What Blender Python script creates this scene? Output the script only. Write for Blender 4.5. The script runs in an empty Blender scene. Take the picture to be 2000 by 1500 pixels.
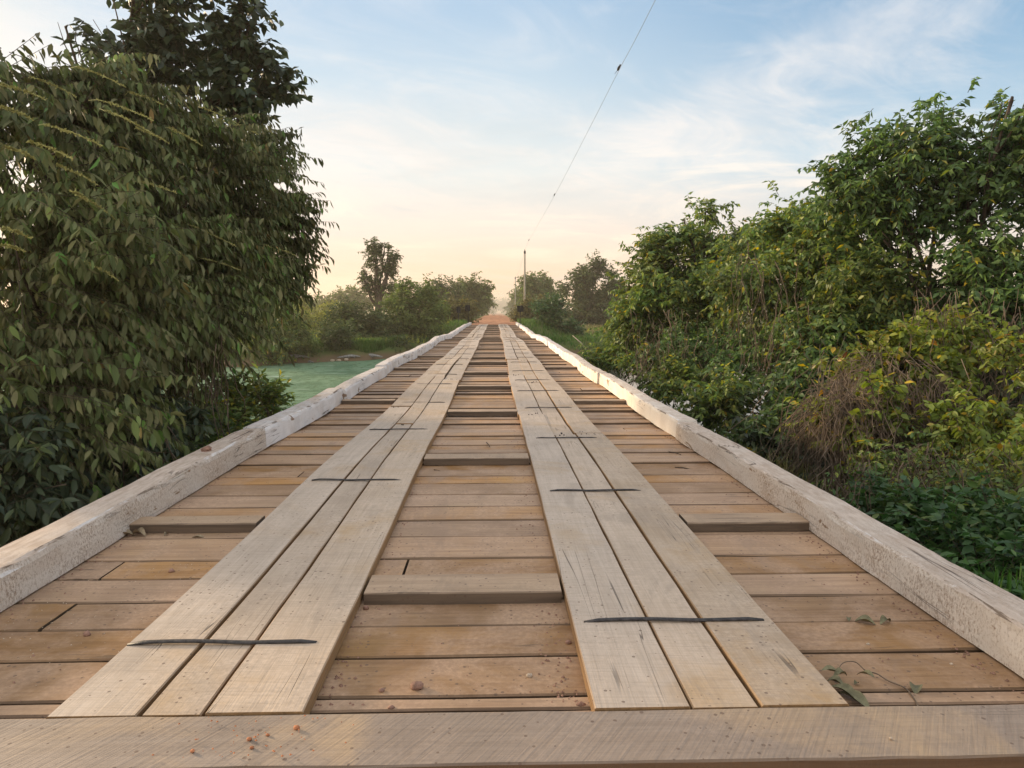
import bpy, math, random
import numpy as np
from mathutils import Vector, Matrix, Quaternion

random.seed(7)
RG = np.random.default_rng(11)
SC = bpy.context.scene
COL = SC.collection

# ------------------------------------------------------------------ camera
F = 1333.33
PITCH = math.atan(144 / 1333.33)
YAW = math.atan(33 / 1333.33 * math.cos(PITCH))
CAM = Vector((0, 0, 1.2))
cd = bpy.data.cameras.new("camera")
cam = bpy.data.objects.new("camera", cd)
COL.objects.link(cam)
cam.location = CAM
cam.rotation_euler = (math.pi / 2 - PITCH, 0, -YAW)
cd.sensor_width = 36
cd.lens = 24
cd.clip_start = 0.05
cd.clip_end = 5000
SC.camera = cam
RM = cam.rotation_euler.to_matrix()


def ray(px, py):
    return RM @ Vector(((px - 1000) / F, (750 - py) / F, -1.0))


def P(px, py, Y):
    """world point seen at a photograph pixel, at world distance Y"""
    r = ray(px, py)
    return CAM + r * (Y / r.y)


def G(px, py, z=0.0):
    """world point where the sight line meets the height z"""
    r = ray(px, py)
    return CAM + r * ((z - CAM.z) / r.z)


# ------------------------------------------------------------------ object helpers
def tag(o, label=None, cat=None, group=None, kind=None):
    if label:
        o["label"] = label
    if cat:
        o["category"] = cat
    if group:
        o["group"] = group
    if kind:
        o["kind"] = kind
    return o


def empty(name, loc, label, cat, group=None):
    o = bpy.data.objects.new(name, None)
    COL.objects.link(o)
    o.location = loc
    o.empty_display_size = 0.1
    return tag(o, label, cat, group)


def link(name, me, mat, parent=None, loc=None):
    me.name = name
    if mat is not None:
        me.materials.append(mat)
    o = bpy.data.objects.new(name, me)
    COL.objects.link(o)
    if parent is not None:
        o.parent = parent
        if loc is None:
            # geometry is written in world coordinates
            o.matrix_parent_inverse = Matrix.Translation(parent.location).inverted()
    if loc is not None:
        o.location = loc
    return o


def mesh_np(verts, faces, smooth=False):
    """verts (n,3), faces (m,k) all of one size"""
    verts = np.ascontiguousarray(verts, dtype=np.float32)
    faces = np.ascontiguousarray(faces, dtype=np.int32)
    m, k = faces.shape
    me = bpy.data.meshes.new("mesh")
    me.vertices.add(len(verts))
    me.vertices.foreach_set("co", verts.ravel())
    me.loops.add(m * k)
    me.loops.foreach_set("vertex_index", faces.ravel())
    me.polygons.add(m)
    me.polygons.foreach_set("loop_start", np.arange(0, m * k, k, dtype=np.int32))
    me.polygons.foreach_set("loop_total", np.full(m, k, dtype=np.int32))
    if smooth:
        me.polygons.foreach_set("use_smooth", np.ones(m, dtype=bool))
    me.update(calc_edges=True)
    return me


class MB:
    """collects vertices and faces for one mesh"""

    def __init__(s):
        s.v = []
        s.f = []

    def add(s, vs, fs):
        b = len(s.v)
        s.v.extend([tuple(v) for v in vs])
        s.f.extend([tuple(i + b for i in f) for f in fs])

    def mesh(s, smooth=False):
        me = bpy.data.meshes.new("mesh")
        me.from_pydata(s.v, [], s.f)
        if smooth:
            me.polygons.foreach_set("use_smooth", np.ones(len(me.polygons), dtype=bool))
        me.update()
        return me

    def tube(s, pts, rad, n=6, cap=True, flat=1.0):
        pts = [Vector(p) for p in pts]
        if not hasattr(rad, "__len__"):
            rad = [rad] * len(pts)
        vs, fs = [], []
        up = Vector((0, 0, 1))
        for i, p in enumerate(pts):
            t = (pts[min(i + 1, len(pts) - 1)] - pts[max(i - 1, 0)]).normalized()
            ref = up if abs(t.z) < 0.9 else Vector((0, 1, 0))
            a = t.cross(ref).normalized()
            b = a.cross(t).normalized()
            for k in range(n):
                w = 2 * math.pi * k / n
                vs.append(p + (a * math.cos(w) + b * math.sin(w) * flat) * rad[i])
        for i in range(len(pts) - 1):
            for k in range(n):
                k2 = (k + 1) % n
                fs.append((i * n + k, i * n + k2, (i + 1) * n + k2, (i + 1) * n + k))
        if cap:
            fs.append(tuple(range(n - 1, -1, -1)))
            fs.append(tuple((len(pts) - 1) * n + k for k in range(n)))
        s.add(vs, fs)

    def box(s, x0, x1, y0, y1, z0, z1):
        s.add([(x0, y0, z0), (x1, y0, z0), (x1, y1, z0), (x0, y1, z0),
               (x0, y0, z1), (x1, y0, z1), (x1, y1, z1), (x0, y1, z1)],
              [(0, 3, 2, 1), (4, 5, 6, 7), (0, 1, 5, 4), (1, 2, 6, 5), (2, 3, 7, 6), (3, 0, 4, 7)])


def icoish(mb, c, r, sq=(1, 1, 1), jit=0.15, n=8, m=6, rnd=random):
    c = Vector(c)
    vs = [c + Vector((0, 0, r * sq[2]))]
    for i in range(1, m):
        a = math.pi * i / m
        for k in range(n):
            b = 2 * math.pi * (k + 0.5 * (i % 2)) / n
            q = r * (1 + rnd.uniform(-jit, jit))
            vs.append(c + Vector((math.sin(a) * math.cos(b) * q * sq[0], math.sin(a) * math.sin(b) * q * sq[1], math.cos(a) * q * sq[2])))
    vs.append(c - Vector((0, 0, r * sq[2])))
    fs = [(0, 1 + k, 1 + (k + 1) % n) for k in range(n)]
    for i in range(m - 2):
        for k in range(n):
            fs.append((1 + i * n + k, 1 + (i + 1) * n + k, 1 + (i + 1) * n + (k + 1) % n, 1 + i * n + (k + 1) % n))
    L = len(vs) - 1
    b = 1 + (m - 2) * n
    fs += [(L, b + (k + 1) % n, b + k) for k in range(n)]
    mb.add(vs, fs)


# ------------------------------------------------------------------ material helpers
def nodes_of(mat):
    mat.use_nodes = True
    nt = mat.node_tree
    nt.nodes.clear()
    return nt


def N(nt, typ, ins=None, **props):
    n = nt.nodes.new(typ)
    for k, v in props.items():
        setattr(n, k, v)
    for k, v in (ins or {}).items():
        s = n.inputs[k]
        if isinstance(v, bpy.types.NodeSocket):
            nt.links.new(v, s)
        else:
            s.default_value = v
    return n


def c4(c):
    return (c[0], c[1], c[2], 1.0)


def mix(nt, fac, a, b, mode="MIX"):
    n = nt.nodes.new("ShaderNodeMix")
    n.data_type = "RGBA"
    n.blend_type = mode
    for i, v in ((0, fac), (6, a), (7, b)):
        if isinstance(v, bpy.types.NodeSocket):
            nt.links.new(v, n.inputs[i])
        else:
            n.inputs[i].default_value = c4(v) if i else v
    return n.outputs[2]


def math_(nt, op, a, b=0.5, c=0.5, clamp=False):
    n = nt.nodes.new("ShaderNodeMath")
    n.operation = op
    n.use_clamp = clamp
    for i, v in enumerate((a, b, c)):
        if isinstance(v, bpy.types.NodeSocket):
            nt.links.new(v, n.inputs[i])
        else:
            n.inputs[i].default_value = v
    return n.outputs[0]


def ramp(nt, fac, stops, interp="LINEAR"):
    n = nt.nodes.new("ShaderNodeValToRGB")
    cr = n.color_ramp
    cr.interpolation = interp
    while len(cr.elements) < len(stops):
        cr.elements.new(0.5)
    for e, (p, c) in zip(cr.elements, stops):
        e.position = p
        e.color = c4(c) if hasattr(c, "__len__") else (c, c, c, 1)
    nt.links.new(fac, n.inputs[0])
    return n.outputs[0]


def sstep(nt, v, a, b):
    n = nt.nodes.new("ShaderNodeMapRange")
    n.interpolation_type = "SMOOTHSTEP"
    nt.links.new(v, n.inputs[0])
    n.inputs[1].default_value = a
    n.inputs[2].default_value = b
    return n.outputs[0]


def noise(nt, vec, scale=1.0, detail=4.0, rough=0.55, dist=0.0):
    n = N(nt, "ShaderNodeTexNoise", {"Vector": vec, "Scale": scale, "Detail": detail, "Roughness": rough, "Distortion": dist})
    return n.outputs["Fac"]


def vscale(nt, vec, s, off=None):
    n = N(nt, "ShaderNodeMapping", {"Vector": vec, "Scale": s})
    if off is not None:
        nt.links.new(off, n.inputs["Location"])
    return n.outputs[0]


def finish(nt, color, rough=0.8, bump=None, bstr=0.3, bdist=0.01, spec=0.3, metallic=0.0):
    p = N(nt, "ShaderNodeBsdfPrincipled")
    for k, v in (("Base Color", color), ("Roughness", rough), ("Specular IOR Level", spec), ("Metallic", metallic)):
        if isinstance(v, bpy.types.NodeSocket):
            nt.links.new(v, p.inputs[k])
        else:
            p.inputs[k].default_value = c4(v) if k == "Base Color" else v
    if bump is not None:
        b = N(nt, "ShaderNodeBump", {"Height": bump, "Strength": bstr, "Distance": bdist})
        nt.links.new(b.outputs[0], p.inputs["Normal"])
    o = N(nt, "ShaderNodeOutputMaterial")
    nt.links.new(p.outputs[0], o.inputs[0])
    return p


def wood(name, ca, cb, side, axis="x", dust=(0.42, 0.30, 0.235), dust_amt=0.5, saw=0.0, ochre=0.0, val=0.25, sawdiag=0.0):
    mat = bpy.data.materials.new(name)
    nt = nodes_of(mat)
    tc = N(nt, "ShaderNodeTexCoord").outputs["Object"]
    geo = N(nt, "ShaderNodeNewGeometry")
    R = geo.outputs["Random Per Island"]
    off = N(nt, "ShaderNodeCombineXYZ", {0: math_(nt, "MULTIPLY", R, 37.0), 1: math_(nt, "MULTIPLY", R, 71.0), 2: math_(nt, "MULTIPLY", R, 19.0)}).outputs[0]
    along = (1.1, 30, 30) if axis == "x" else (30, 1.1, 30)
    g1 = noise(nt, vscale(nt, tc, along, off), 1.0, 7, 0.62, 0.6)
    alongf = (5, 160, 160) if axis == "x" else (160, 5, 160)
    g2 = noise(nt, vscale(nt, tc, alongf, off), 1.0, 3, 0.6)
    bl = noise(nt, vscale(nt, tc, (2.2, 2.2, 2.2), off), 1.0, 5, 0.6, 0.3)
    col = mix(nt, sstep(nt, g1, 0.3, 0.7), ca, cb)
    col = mix(nt, math_(nt, "MULTIPLY", sstep(nt, bl, 0.35, 0.7), 0.45), col, tuple(0.72 * x for x in cb))
    # ochre stains in soft blotches
    if ochre > 0:
        oc = noise(nt, tc, 1.7, 5, 0.6, 0.8)
        col = mix(nt, math_(nt, "MULTIPLY", sstep(nt, oc, 0.5, 0.72), ochre), col, (0.42, 0.265, 0.12))
    # fine grain
    col = mix(nt, math_(nt, "MULTIPLY", sstep(nt, g2, 0.42, 0.75), 0.28), col, tuple(0.55 * x for x in cb))
    hs = N(nt, "ShaderNodeHueSaturation", {"Color": col, "Value": math_(nt, "MULTIPLY_ADD", R, val, 1 - val * 0.5),
                                           "Saturation": math_(nt, "MULTIPLY_ADD", math_(nt, "FRACT", math_(nt, "MULTIPLY", R, 17.3)), 0.4, 0.8)})
    col = hs.outputs[0]
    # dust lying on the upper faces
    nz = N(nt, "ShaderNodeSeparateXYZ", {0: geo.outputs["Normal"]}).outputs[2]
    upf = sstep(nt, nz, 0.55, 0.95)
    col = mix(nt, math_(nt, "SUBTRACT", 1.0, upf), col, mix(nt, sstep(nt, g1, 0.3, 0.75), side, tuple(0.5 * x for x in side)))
    d1 = noise(nt, tc, 3.1, 6, 0.65, 0.5)
    dm = math_(nt, "MULTIPLY", math_(nt, "MULTIPLY", sstep(nt, d1, 0.36, 0.66), upf), dust_amt)
    d2 = noise(nt, tc, 55, 4, 0.7)
    dcol = mix(nt, sstep(nt, d2, 0.35, 0.7), tuple(0.72 * x for x in dust), tuple(min(1, 1.12 * x) for x in dust))
    col = mix(nt, dm, col, dcol)
    st = noise(nt, vscale(nt, tc, (1.3, 0.5, 1.0)), 1.6, 7, 0.7, 1.4)
    col = mix(nt, math_(nt, "MULTIPLY", math_(nt, "MULTIPLY", sstep(nt, st, 0.52, 0.64), upf), 0.42), col, tuple(0.55 * x for x in dust))
    # drying checks
    cr_v = (0.32, 13, 13) if axis == "x" else (13, 0.32, 13)
    ck = noise(nt, vscale(nt, tc, cr_v, off), 1.0, 2, 0.5, 0.25)
    ck2 = math_(nt, "ABSOLUTE", math_(nt, "SUBTRACT", ck, 0.52))
    gate = sstep(nt, noise(nt, vscale(nt, tc, (1.4, 1.4, 1.4), off), 1.0, 2), 0.56, 0.66)
    ckm = math_(nt, "MULTIPLY", math_(nt, "SUBTRACT", 1.0, sstep(nt, ck2, 0.0015, 0.006)), gate)
    col = mix(nt, math_(nt, "MULTIPLY", ckm, 0.75), col, (0.05, 0.037, 0.027))
    # crumbs of soil and dark flecks
    vo = N(nt, "ShaderNodeTexVoronoi", {"Vector": tc, "Scale": 48.0, "Randomness": 1.0})
    vr = N(nt, "ShaderNodeSeparateXYZ", {0: vo.outputs["Color"]})
    fl = math_(nt, "MULTIPLY", math_(nt, "LESS_THAN", vo.outputs["Distance"], math_(nt, "MULTIPLY", vr.outputs[0], 0.30)),
               math_(nt, "LESS_THAN", vr.outputs[1], math_(nt, "MULTIPLY", sstep(nt, noise(nt, tc, 2.3, 3), 0.38, 0.66), 0.75)))
    col = mix(nt, math_(nt, "MULTIPLY", fl, 0.7), col, (0.12, 0.075, 0.05))
    h = math_(nt, "ADD", math_(nt, "MULTIPLY", g1, 0.5), math_(nt, "MULTIPLY", g2, 0.35))
    if saw > 0:
        sv = (4, 120, 4) if axis == "y" else (120, 4, 4)
        if sawdiag:
            sv = (110, 4, 4)
            tcr = N(nt, "ShaderNodeVectorRotate", {"Vector": tc, "Angle": sawdiag}, rotation_type="Z_AXIS").outputs[0]
        else:
            tcr = N(nt, "ShaderNodeVectorRotate", {"Vector": tc, "Angle": 0.05}, rotation_type="Z_AXIS").outputs[0]
        sn = noise(nt, vscale(nt, tcr, sv, off), 1.0, 3, 0.6, 0.1)
        sg = math_(nt, "MULTIPLY", sstep(nt, sn, 0.45, 0.7), saw)
        col = mix(nt, sg, col, tuple(0.55 * x for x in cb))
        h = math_(nt, "SUBTRACT", h, math_(nt, "MULTIPLY", sn, 0.7))
    h = math_(nt, "SUBTRACT", h, math_(nt, "MULTIPLY", ckm, 0.9))
    h = math_(nt, "ADD", h, math_(nt, "MULTIPLY", d2, 0.2))
    finish(nt, col, 0.66, h, 0.5, 0.006, 0.38)
    return mat


def paint_mat(name, wear, tint=(0.74, 0.70, 0.66)):
    """whitewashed timber: flaking white on brown wood, dust on the top"""
    mat = bpy.data.materials.new(name)
    nt = nodes_of(mat)
    tc = N(nt, "ShaderNodeTexCoord").outputs["Object"]
    geo = N(nt, "ShaderNodeNewGeometry")
    nz = N(nt, "ShaderNodeSeparateXYZ", {0: geo.outputs["Normal"]}).outputs[2]
    upf = sstep(nt, nz, 0.5, 0.9)
    wn = noise(nt, vscale(nt, tc, (30, 1.6, 30)), 1.0, 5, 0.6)
    woodc = mix(nt, sstep(nt, wn, 0.3, 0.7), (0.36, 0.24, 0.15), (0.24, 0.15, 0.09))
    sp = noise(nt, vscale(nt, tc, (120, 120, 70)), 1.0, 6, 0.75)
    big = noise(nt, tc, 3.2, 5, 0.6, 0.6)
    lo = noise(nt, vscale(nt, tc, (2, 2.2, 7)), 1.0, 5, 0.6, 0.9)
    thr = math_(nt, "ADD", math_(nt, "MULTIPLY", math_(nt, "SUBTRACT", big, 0.5), 0.40), 0.50 + wear)
    pm = math_(nt, "SUBTRACT", sp, math_(nt, "SUBTRACT", 1.0, thr))
    pm = sstep(nt, pm, -0.18, 0.12)
    pc = mix(nt, sstep(nt, big, 0.35, 0.65), tint, tuple(x * 0.86 for x in tint))
    pc = mix(nt, math_(nt, "MULTIPLY", sstep(nt, noise(nt, tc, 1.3, 4), 0.45, 0.7), 0.4), pc, (0.56, 0.45, 0.35))
    col = mix(nt, pm, woodc, pc)
    # bare patches
    bare = sstep(nt, lo, 0.62, 0.66)
    col = mix(nt, math_(nt, "MULTIPLY", bare, 0.9), col, (0.25, 0.155, 0.085))
    # long checks in the timber
    ck = noise(nt, vscale(nt, tc, (7, 0.5, 9)), 1.0, 3, 0.55, 0.5)
    ckm = math_(nt, "SUBTRACT", 1.0, sstep(nt, math_(nt, "ABSOLUTE", math_(nt, "SUBTRACT", ck, 0.5)), 0.003, 0.012))
    ckm = math_(nt, "MULTIPLY", ckm, sstep(nt, noise(nt, tc, 1.1, 2), 0.5, 0.6))
    # dust on top
    dn = noise(nt, tc, 5.0, 6, 0.65)
    dcol = mix(nt, sstep(nt, noise(nt, vscale(nt, tc, (40, 9, 40)), 1.0, 4), 0.35, 0.7), (0.45, 0.345, 0.265), (0.60, 0.49, 0.40))
    col = mix(nt, math_(nt, "MULTIPLY", upf, math_(nt, "MULTIPLY_ADD", sstep(nt, dn, 0.3, 0.62), 0.40, 0.56 - wear * 0.9)), col, dcol)
    col = mix(nt, math_(nt, "MULTIPLY", ckm, 0.8), col, (0.07, 0.05, 0.04))
    eg = math_(nt, "MULTIPLY", sstep(nt, nz, 0.2, 0.45), math_(nt, "SUBTRACT", 1.0, sstep(nt, nz, 0.9, 0.985)))
    en = noise(nt, vscale(nt, tc, (7, 1.7, 7)), 1.0, 8, 0.74, 0.5)
    col = mix(nt, math_(nt, "MULTIPLY", eg, math_(nt, "MULTIPLY", sstep(nt, en, 0.52, 0.56), 0.85)), col, (0.16, 0.115, 0.08))
    col = mix(nt, math_(nt, "MULTIPLY", eg, math_(nt, "MULTIPLY", sstep(nt, en, 0.47, 0.42), 0.6)), col, (0.78, 0.77, 0.76))
    h = math_(nt, "ADD", math_(nt, "MULTIPLY", pm, 0.5), math_(nt, "MULTIPLY", sp, 0.6))
    h = math_(nt, "SUBTRACT", h, math_(nt, "MULTIPLY", math_(nt, "MULTIPLY", eg, sstep(nt, en, 0.52, 0.56)), 0.8))
    h = math_(nt, "SUBTRACT", h, math_(nt, "MULTIPLY", ckm, 0.8))
    h = math_(nt, "ADD", h, math_(nt, "MULTIPLY", wn, 0.4))
    finish(nt, col, 0.9, h, 0.6, 0.006, 0.15)
    return mat


def leaf_mat(name, stops, trans=0.3, rough=0.5, tcol=1.6, spec=0.35, var=0.5):
    mat = bpy.data.materials.new(name)
    nt = nodes_of(mat)
    geo = N(nt, "ShaderNodeNewGeometry")
    R = geo.outputs["Random Per Island"]
    col = ramp(nt, R, stops)
    tc = N(nt, "ShaderNodeTexCoord").outputs["Object"]
    cl = noise(nt, tc, 1.1, 3, 0.6)
    hs = N(nt, "ShaderNodeHueSaturation", {"Color": col, "Hue": math_(nt, "MULTIPLY_ADD", cl, 0.06, 0.47),
                                           "Value": math_(nt, "MULTIPLY_ADD", sstep(nt, cl, 0.3, 0.7), var, 1 - var * 0.5)})
    col = hs.outputs[0]
    p = N(nt, "ShaderNodeBsdfPrincipled", {"Base Color": col, "Roughness": rough, "Specular IOR Level": spec})
    t2 = N(nt, "ShaderNodeHueSaturation", {"Color": col, "Value": tcol, "Saturation": 1.15})
    t = N(nt, "ShaderNodeBsdfTranslucent", {"Color": t2.outputs[0]})
    m = N(nt, "ShaderNodeMixShader", {0: trans})
    nt.links.new(p.outputs[0], m.inputs[1])
    nt.links.new(t.outputs[0], m.inputs[2])
    o = N(nt, "ShaderNodeOutputMaterial")
    nt.links.new(m.outputs[0], o.inputs[0])
    return mat


def plain(name, col, rough=0.8, var=0.3, scale=8.0, spec=0.3, metallic=0.0, bstr=0.3, stretch=(1, 1, 1)):
    mat = bpy.data.materials.new(name)
    nt = nodes_of(mat)
    tc = N(nt, "ShaderNodeTexCoord").outputs["Object"]
    n1 = noise(nt, vscale(nt, tc, stretch), scale, 6, 0.6)
    c = mix(nt, sstep(nt, n1, 0.3, 0.7), tuple(x * (1 - var) for x in col), tuple(min(1, x * (1 + var)) for x in col))
    finish(nt, c, rough, n1, bstr, 0.02, spec, metallic)
    return mat


# ------------------------------------------------------------------ materials
M = {}
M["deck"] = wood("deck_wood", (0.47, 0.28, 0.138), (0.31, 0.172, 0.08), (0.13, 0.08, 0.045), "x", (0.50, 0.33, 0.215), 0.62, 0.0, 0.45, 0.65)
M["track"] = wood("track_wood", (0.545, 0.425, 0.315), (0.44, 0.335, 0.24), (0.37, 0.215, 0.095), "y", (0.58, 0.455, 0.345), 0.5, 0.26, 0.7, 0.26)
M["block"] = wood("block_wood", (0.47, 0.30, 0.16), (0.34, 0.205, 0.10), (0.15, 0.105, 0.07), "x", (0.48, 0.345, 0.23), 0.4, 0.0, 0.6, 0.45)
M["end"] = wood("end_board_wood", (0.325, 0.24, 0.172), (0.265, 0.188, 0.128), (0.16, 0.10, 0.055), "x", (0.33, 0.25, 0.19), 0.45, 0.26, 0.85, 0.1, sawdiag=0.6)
M["beam"] = plain("dark_beam_wood", (0.10, 0.07, 0.045), 0.9, 0.4, 6)
M["kerb_old"] = paint_mat("worn_whitewash", 0.045, (0.76, 0.68, 0.59))  # tint warmed so the paint colour carries some low sunlight
M["kerb_new"] = paint_mat("whitewash", 0.22, (0.80, 0.78, 0.765))
M["kerb_cream"] = paint_mat("cream_whitewash", 0.19, (0.82, 0.755, 0.67))
M["iron"] = plain("iron", (0.05, 0.045, 0.043), 0.6, 0.45, 40, 0.3, 0.2)
M["bark"] = plain("bark", (0.085, 0.062, 0.045), 0.9, 0.4, 14, 0.2, bstr=0.6, stretch=(1, 1, 0.3))
M["dry"] = plain("dry_stem", (0.135, 0.098, 0.068), 0.9, 0.5, 3)
M["spike"] = plain("flower_spike", (0.38, 0.36, 0.13), 0.8, 0.35, 60)
M["concrete"] = plain("pole_concrete", (0.42, 0.38, 0.31), 0.9, 0.15, 6)
M["signback"] = plain("sign_back", (0.012, 0.014, 0.018), 0.8, 0.3, 6, .1)
M["bird"] = plain("bird_feathers", (0.02, 0.02, 0.022), 0.7, 0.3, 40)
M["wire"] = plain("wire_metal", (0.24, 0.26, 0.28), 0.6, 0.1, 2, 0.3, 0.2)
M["caiman"] = plain("caiman_skin", (0.24, 0.23, 0.215), 0.6, 0.4, 9)
M["pebble"] = plain("pebble_stone", (0.27, 0.155, 0.11), 0.85, 0.3, 40)
M["pebble_pale"] = plain("pebble_pale_stone", (0.48, 0.38, 0.28), 0.85, 0.3, 40)
M["clay"] = plain("clay_crumb", (0.42, 0.17, 0.08), 0.9, 0.3, 50)
M["deadleaf"] = plain("dead_leaf", (0.24, 0.185, 0.115), 0.8, 0.4, 25)
M["wiltleaf"] = plain("wilted_leaf", (0.17, 0.155, 0.085), 0.7, 0.35, 25)
M["deadwood"] = plain("dead_wood", (0.30, 0.24, 0.19), 0.9, 0.3, 10)

# near left: dusty dark leaves
M["leafA"] = leaf_mat("leaf_dusty", [(0, (0.066, 0.090, 0.029)), (0.3, (0.112, 0.129, 0.047)), (0.55, (0.195, 0.183, 0.082)),
                                     (0.8, (0.109, 0.136, 0.047)), (0.95, (0.140, 0.178, 0.052)), (0.975, (0.116, 0.263, 0.055)), (1.0, (0.281, 0.170, 0.068))], 0.16, 0.58, 1.4, .2, 1.0)
M["leafDark"] = leaf_mat("leaf_dark", [(0, (0.033, 0.050, 0.027)), (0.5, (0.053, 0.073, 0.037)), (0.9, (0.069, 0.094, 0.040)), (1, (0.112, 0.138, 0.044))], 0.2, 0.5, 1.4)
M["leafGreen"] = leaf_mat("leaf_green", [(0, (0.072, 0.121, 0.038)), (0.4, (0.118, 0.178, 0.052)), (0.7, (0.180, 0.224, 0.056)),
                                         (0.955, (0.240, 0.276, 0.055)), (0.98, (0.432, 0.345, 0.035)), (1, (0.240, 0.184, 0.045))], 0.3, 0.5, 1.6)
M["leafDeep"] = leaf_mat("leaf_deep_green", [(0, (0.061, 0.101, 0.038)), (0.5, (0.098, 0.164, 0.054)), (0.9, (0.145, 0.222, 0.060)), (0.975, (0.233, 0.295, 0.063)), (1, (0.606, 0.420, 0.047))], 0.28, 0.45, 1.5)
M["leafYellow"] = leaf_mat("leaf_yellow_green", [(0, (0.108, 0.157, 0.030)), (0.4, (0.184, 0.230, 0.040)), (0.78, (0.253, 0.285, 0.050)),
                                                 (0.93, (0.216, 0.182, 0.045)), (0.97, (0.569, 0.411, 0.030)), (1, (0.253, 0.109, 0.030))], 0.33, 0.5, 1.5)
M["leafFresh"] = leaf_mat("leaf_fresh", [(0, (0.030, 0.066, 0.022)), (0.5, (0.052, 0.105, 0.030)), (0.9, (0.075, 0.14, 0.036)), (1, (0.15, 0.18, 0.05))], 0.28, 0.45, 1.4)
M["leafFar"] = leaf_mat("leaf_far", [(0, (0.068, 0.105, 0.031)), (0.5, (0.108, 0.148, 0.041)), (1, (0.165, 0.202, 0.051))], 0.3, 0.6, 1.6, 0.2, 0.7)
M["leafFarDark"] = leaf_mat("leaf_far_dark", [(0, (0.041, 0.064, 0.024)), (0.5, (0.069, 0.095, 0.032)), (1, (0.104, 0.132, 0.039))], 0.25, 0.6, 1.6, 0.2, 0.7)
M["leafOlive"] = leaf_mat("leaf_olive", [(0, (0.085, 0.085, 0.03)), (0.5, (0.125, 0.115, 0.04)), (1, (0.17, 0.15, 0.055))], 0.3, 0.6, 1.5, 0.2, 0.6)
M["leafField"] = leaf_mat("leaf_field", [(0, (0.162, 0.187, 0.039)), (0.5, (0.259, 0.272, 0.055)), (1, (0.356, 0.343, 0.077))], 0.35, 0.6, 1.4, 0.2, 0.6)
M["grassG"] = leaf_mat("grass_blade", [(0, (0.05, 0.11, 0.02)), (0.6, (0.08, 0.155, 0.03)), (1, (0.14, 0.2, 0.05))], 0.3, 0.6, 1.4, 0.2)
M["grassD"] = leaf_mat("grass_dry", [(0, (0.12, 0.13, 0.05)), (0.6, (0.2, 0.18, 0.07)), (1, (0.27, 0.22, 0.1))], 0.3, 0.6, 1.4, 0.2)

# ------------------------------------------------------------------ foliage
T_NEAR = (np.array([[0, 0, 0], [.22, -.36, .05], [.55, -.47, .05], [1, 0, -.10], [.55, .47, .05], [.22, .36, .05], [.22, 0, -.03], [.55, 0, -.05]], float),
          np.array([[0, 6, 1], [0, 5, 6], [6, 7, 2], [6, 2, 1], [6, 5, 4], [6, 4, 7], [7, 3, 2], [7, 4, 3]]))
T_MID = (np.array([[0, 0, 0], [.40, -.5, .06], [1, 0, -.08], [.40, .5, .06], [.45, 0, -.06]], float),
         np.array([[0, 4, 1], [0, 3, 4], [4, 2, 1], [4, 3, 2]]))
T_FAR = (np.array([[0, 0, 0], [.45, -.5, .05], [1, 0, -.08], [.45, .5, .05]], float), np.array([[0, 2, 1], [0, 3, 2]]))


def unit(a):
    return a / np.maximum(np.linalg.norm(a, axis=-1, keepdims=True), 1e-9)


def leaves_mesh(pos, d, L, wr, tmpl, rg, roll=0.6):
    n = len(pos)
    d = unit(d)
    ref = unit(np.array([0, 0, 1.0]) + rg.normal(0, roll, (n, 3)))
    s = unit(np.cross(d, ref))
    nn = np.cross(s, d)
    tv, tf = tmpl
    W = (L * wr)[:, None, None]
    Lx = L[:, None, None]
    v = pos[:, None, :] + d[:, None, :] * (tv[None, :, 0:1] * Lx) + s[:, None, :] * (tv[None, :, 1:2] * W) + nn[:, None, :] * (tv[None, :, 2:3] * Lx)
    k = len(tv)
    f = (np.arange(n) * k)[:, None, None] + tf[None]
    return v.reshape(-1, 3), f.reshape(-1, 3)


def spray_points(c, d, ln, nl, droop, hang, spread, rg):
    """c,d (n,3), ln (n,) -> leaf base points, leaf directions, and twig polylines"""
    n = len(c)
    t = np.linspace(0.12, 1.0, nl)[None, :, None]
    g = np.array([0, 0, -1.0])
    l3 = ln[:, None, None]
    p = c[:, None, :] + d[:, None, :] * t * l3 + g * (droop * t * t * l3)
    tan = unit(d[:, None, :] + g * (2 * droop * t))
    side = unit(np.cross(tan, np.array([0, 0, 1.0]) + rg.normal(0, .15, (n, 1, 3))))
    sg = np.where(np.arange(nl) % 2 == 0, 1.0, -1.0)[None, :, None]
    ld = tan * 0.45 + side * sg * spread + g * hang + rg.normal(0, .36, (n, nl, 3))
    tt = np.array([0, .5, 1.0])[None, :, None]
    tw = c[:, None, :] + d[:, None, :] * tt * l3 + g * (droop * tt * tt * l3)
    return p.reshape(-1, 3), ld.reshape(-1, 3), tw


def twigs_mesh(tw, r, rg):
    """tw (n,m,3): thin three-sided twigs"""
    n, m, _ = tw.shape
    tan = unit(tw[:, -1] - tw[:, 0])
    a = unit(np.cross(tan, np.array([0.1, .3, 1.0])))
    b = np.cross(tan, a)
    ring = [a, -0.5 * a + .87 * b, -0.5 * a - .87 * b]
    rr = np.linspace(1, .45, m)[None, :, None] * r
    v = np.stack([tw + rg_[:, None, :] * rr for rg_ in ring], axis=2)  # n,m,3,3
    idx = np.arange(n * m * 3).reshape(n, m, 3)
    fs = []
    for i in range(m - 1):
        for k in range(3):
            k2 = (k + 1) % 3
            fs.append(np.stack([idx[:, i, k], idx[:, i, k2], idx[:, i + 1, k2], idx[:, i + 1, k]], axis=1))
    return v.reshape(-1, 3), np.concatenate(fs)


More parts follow.
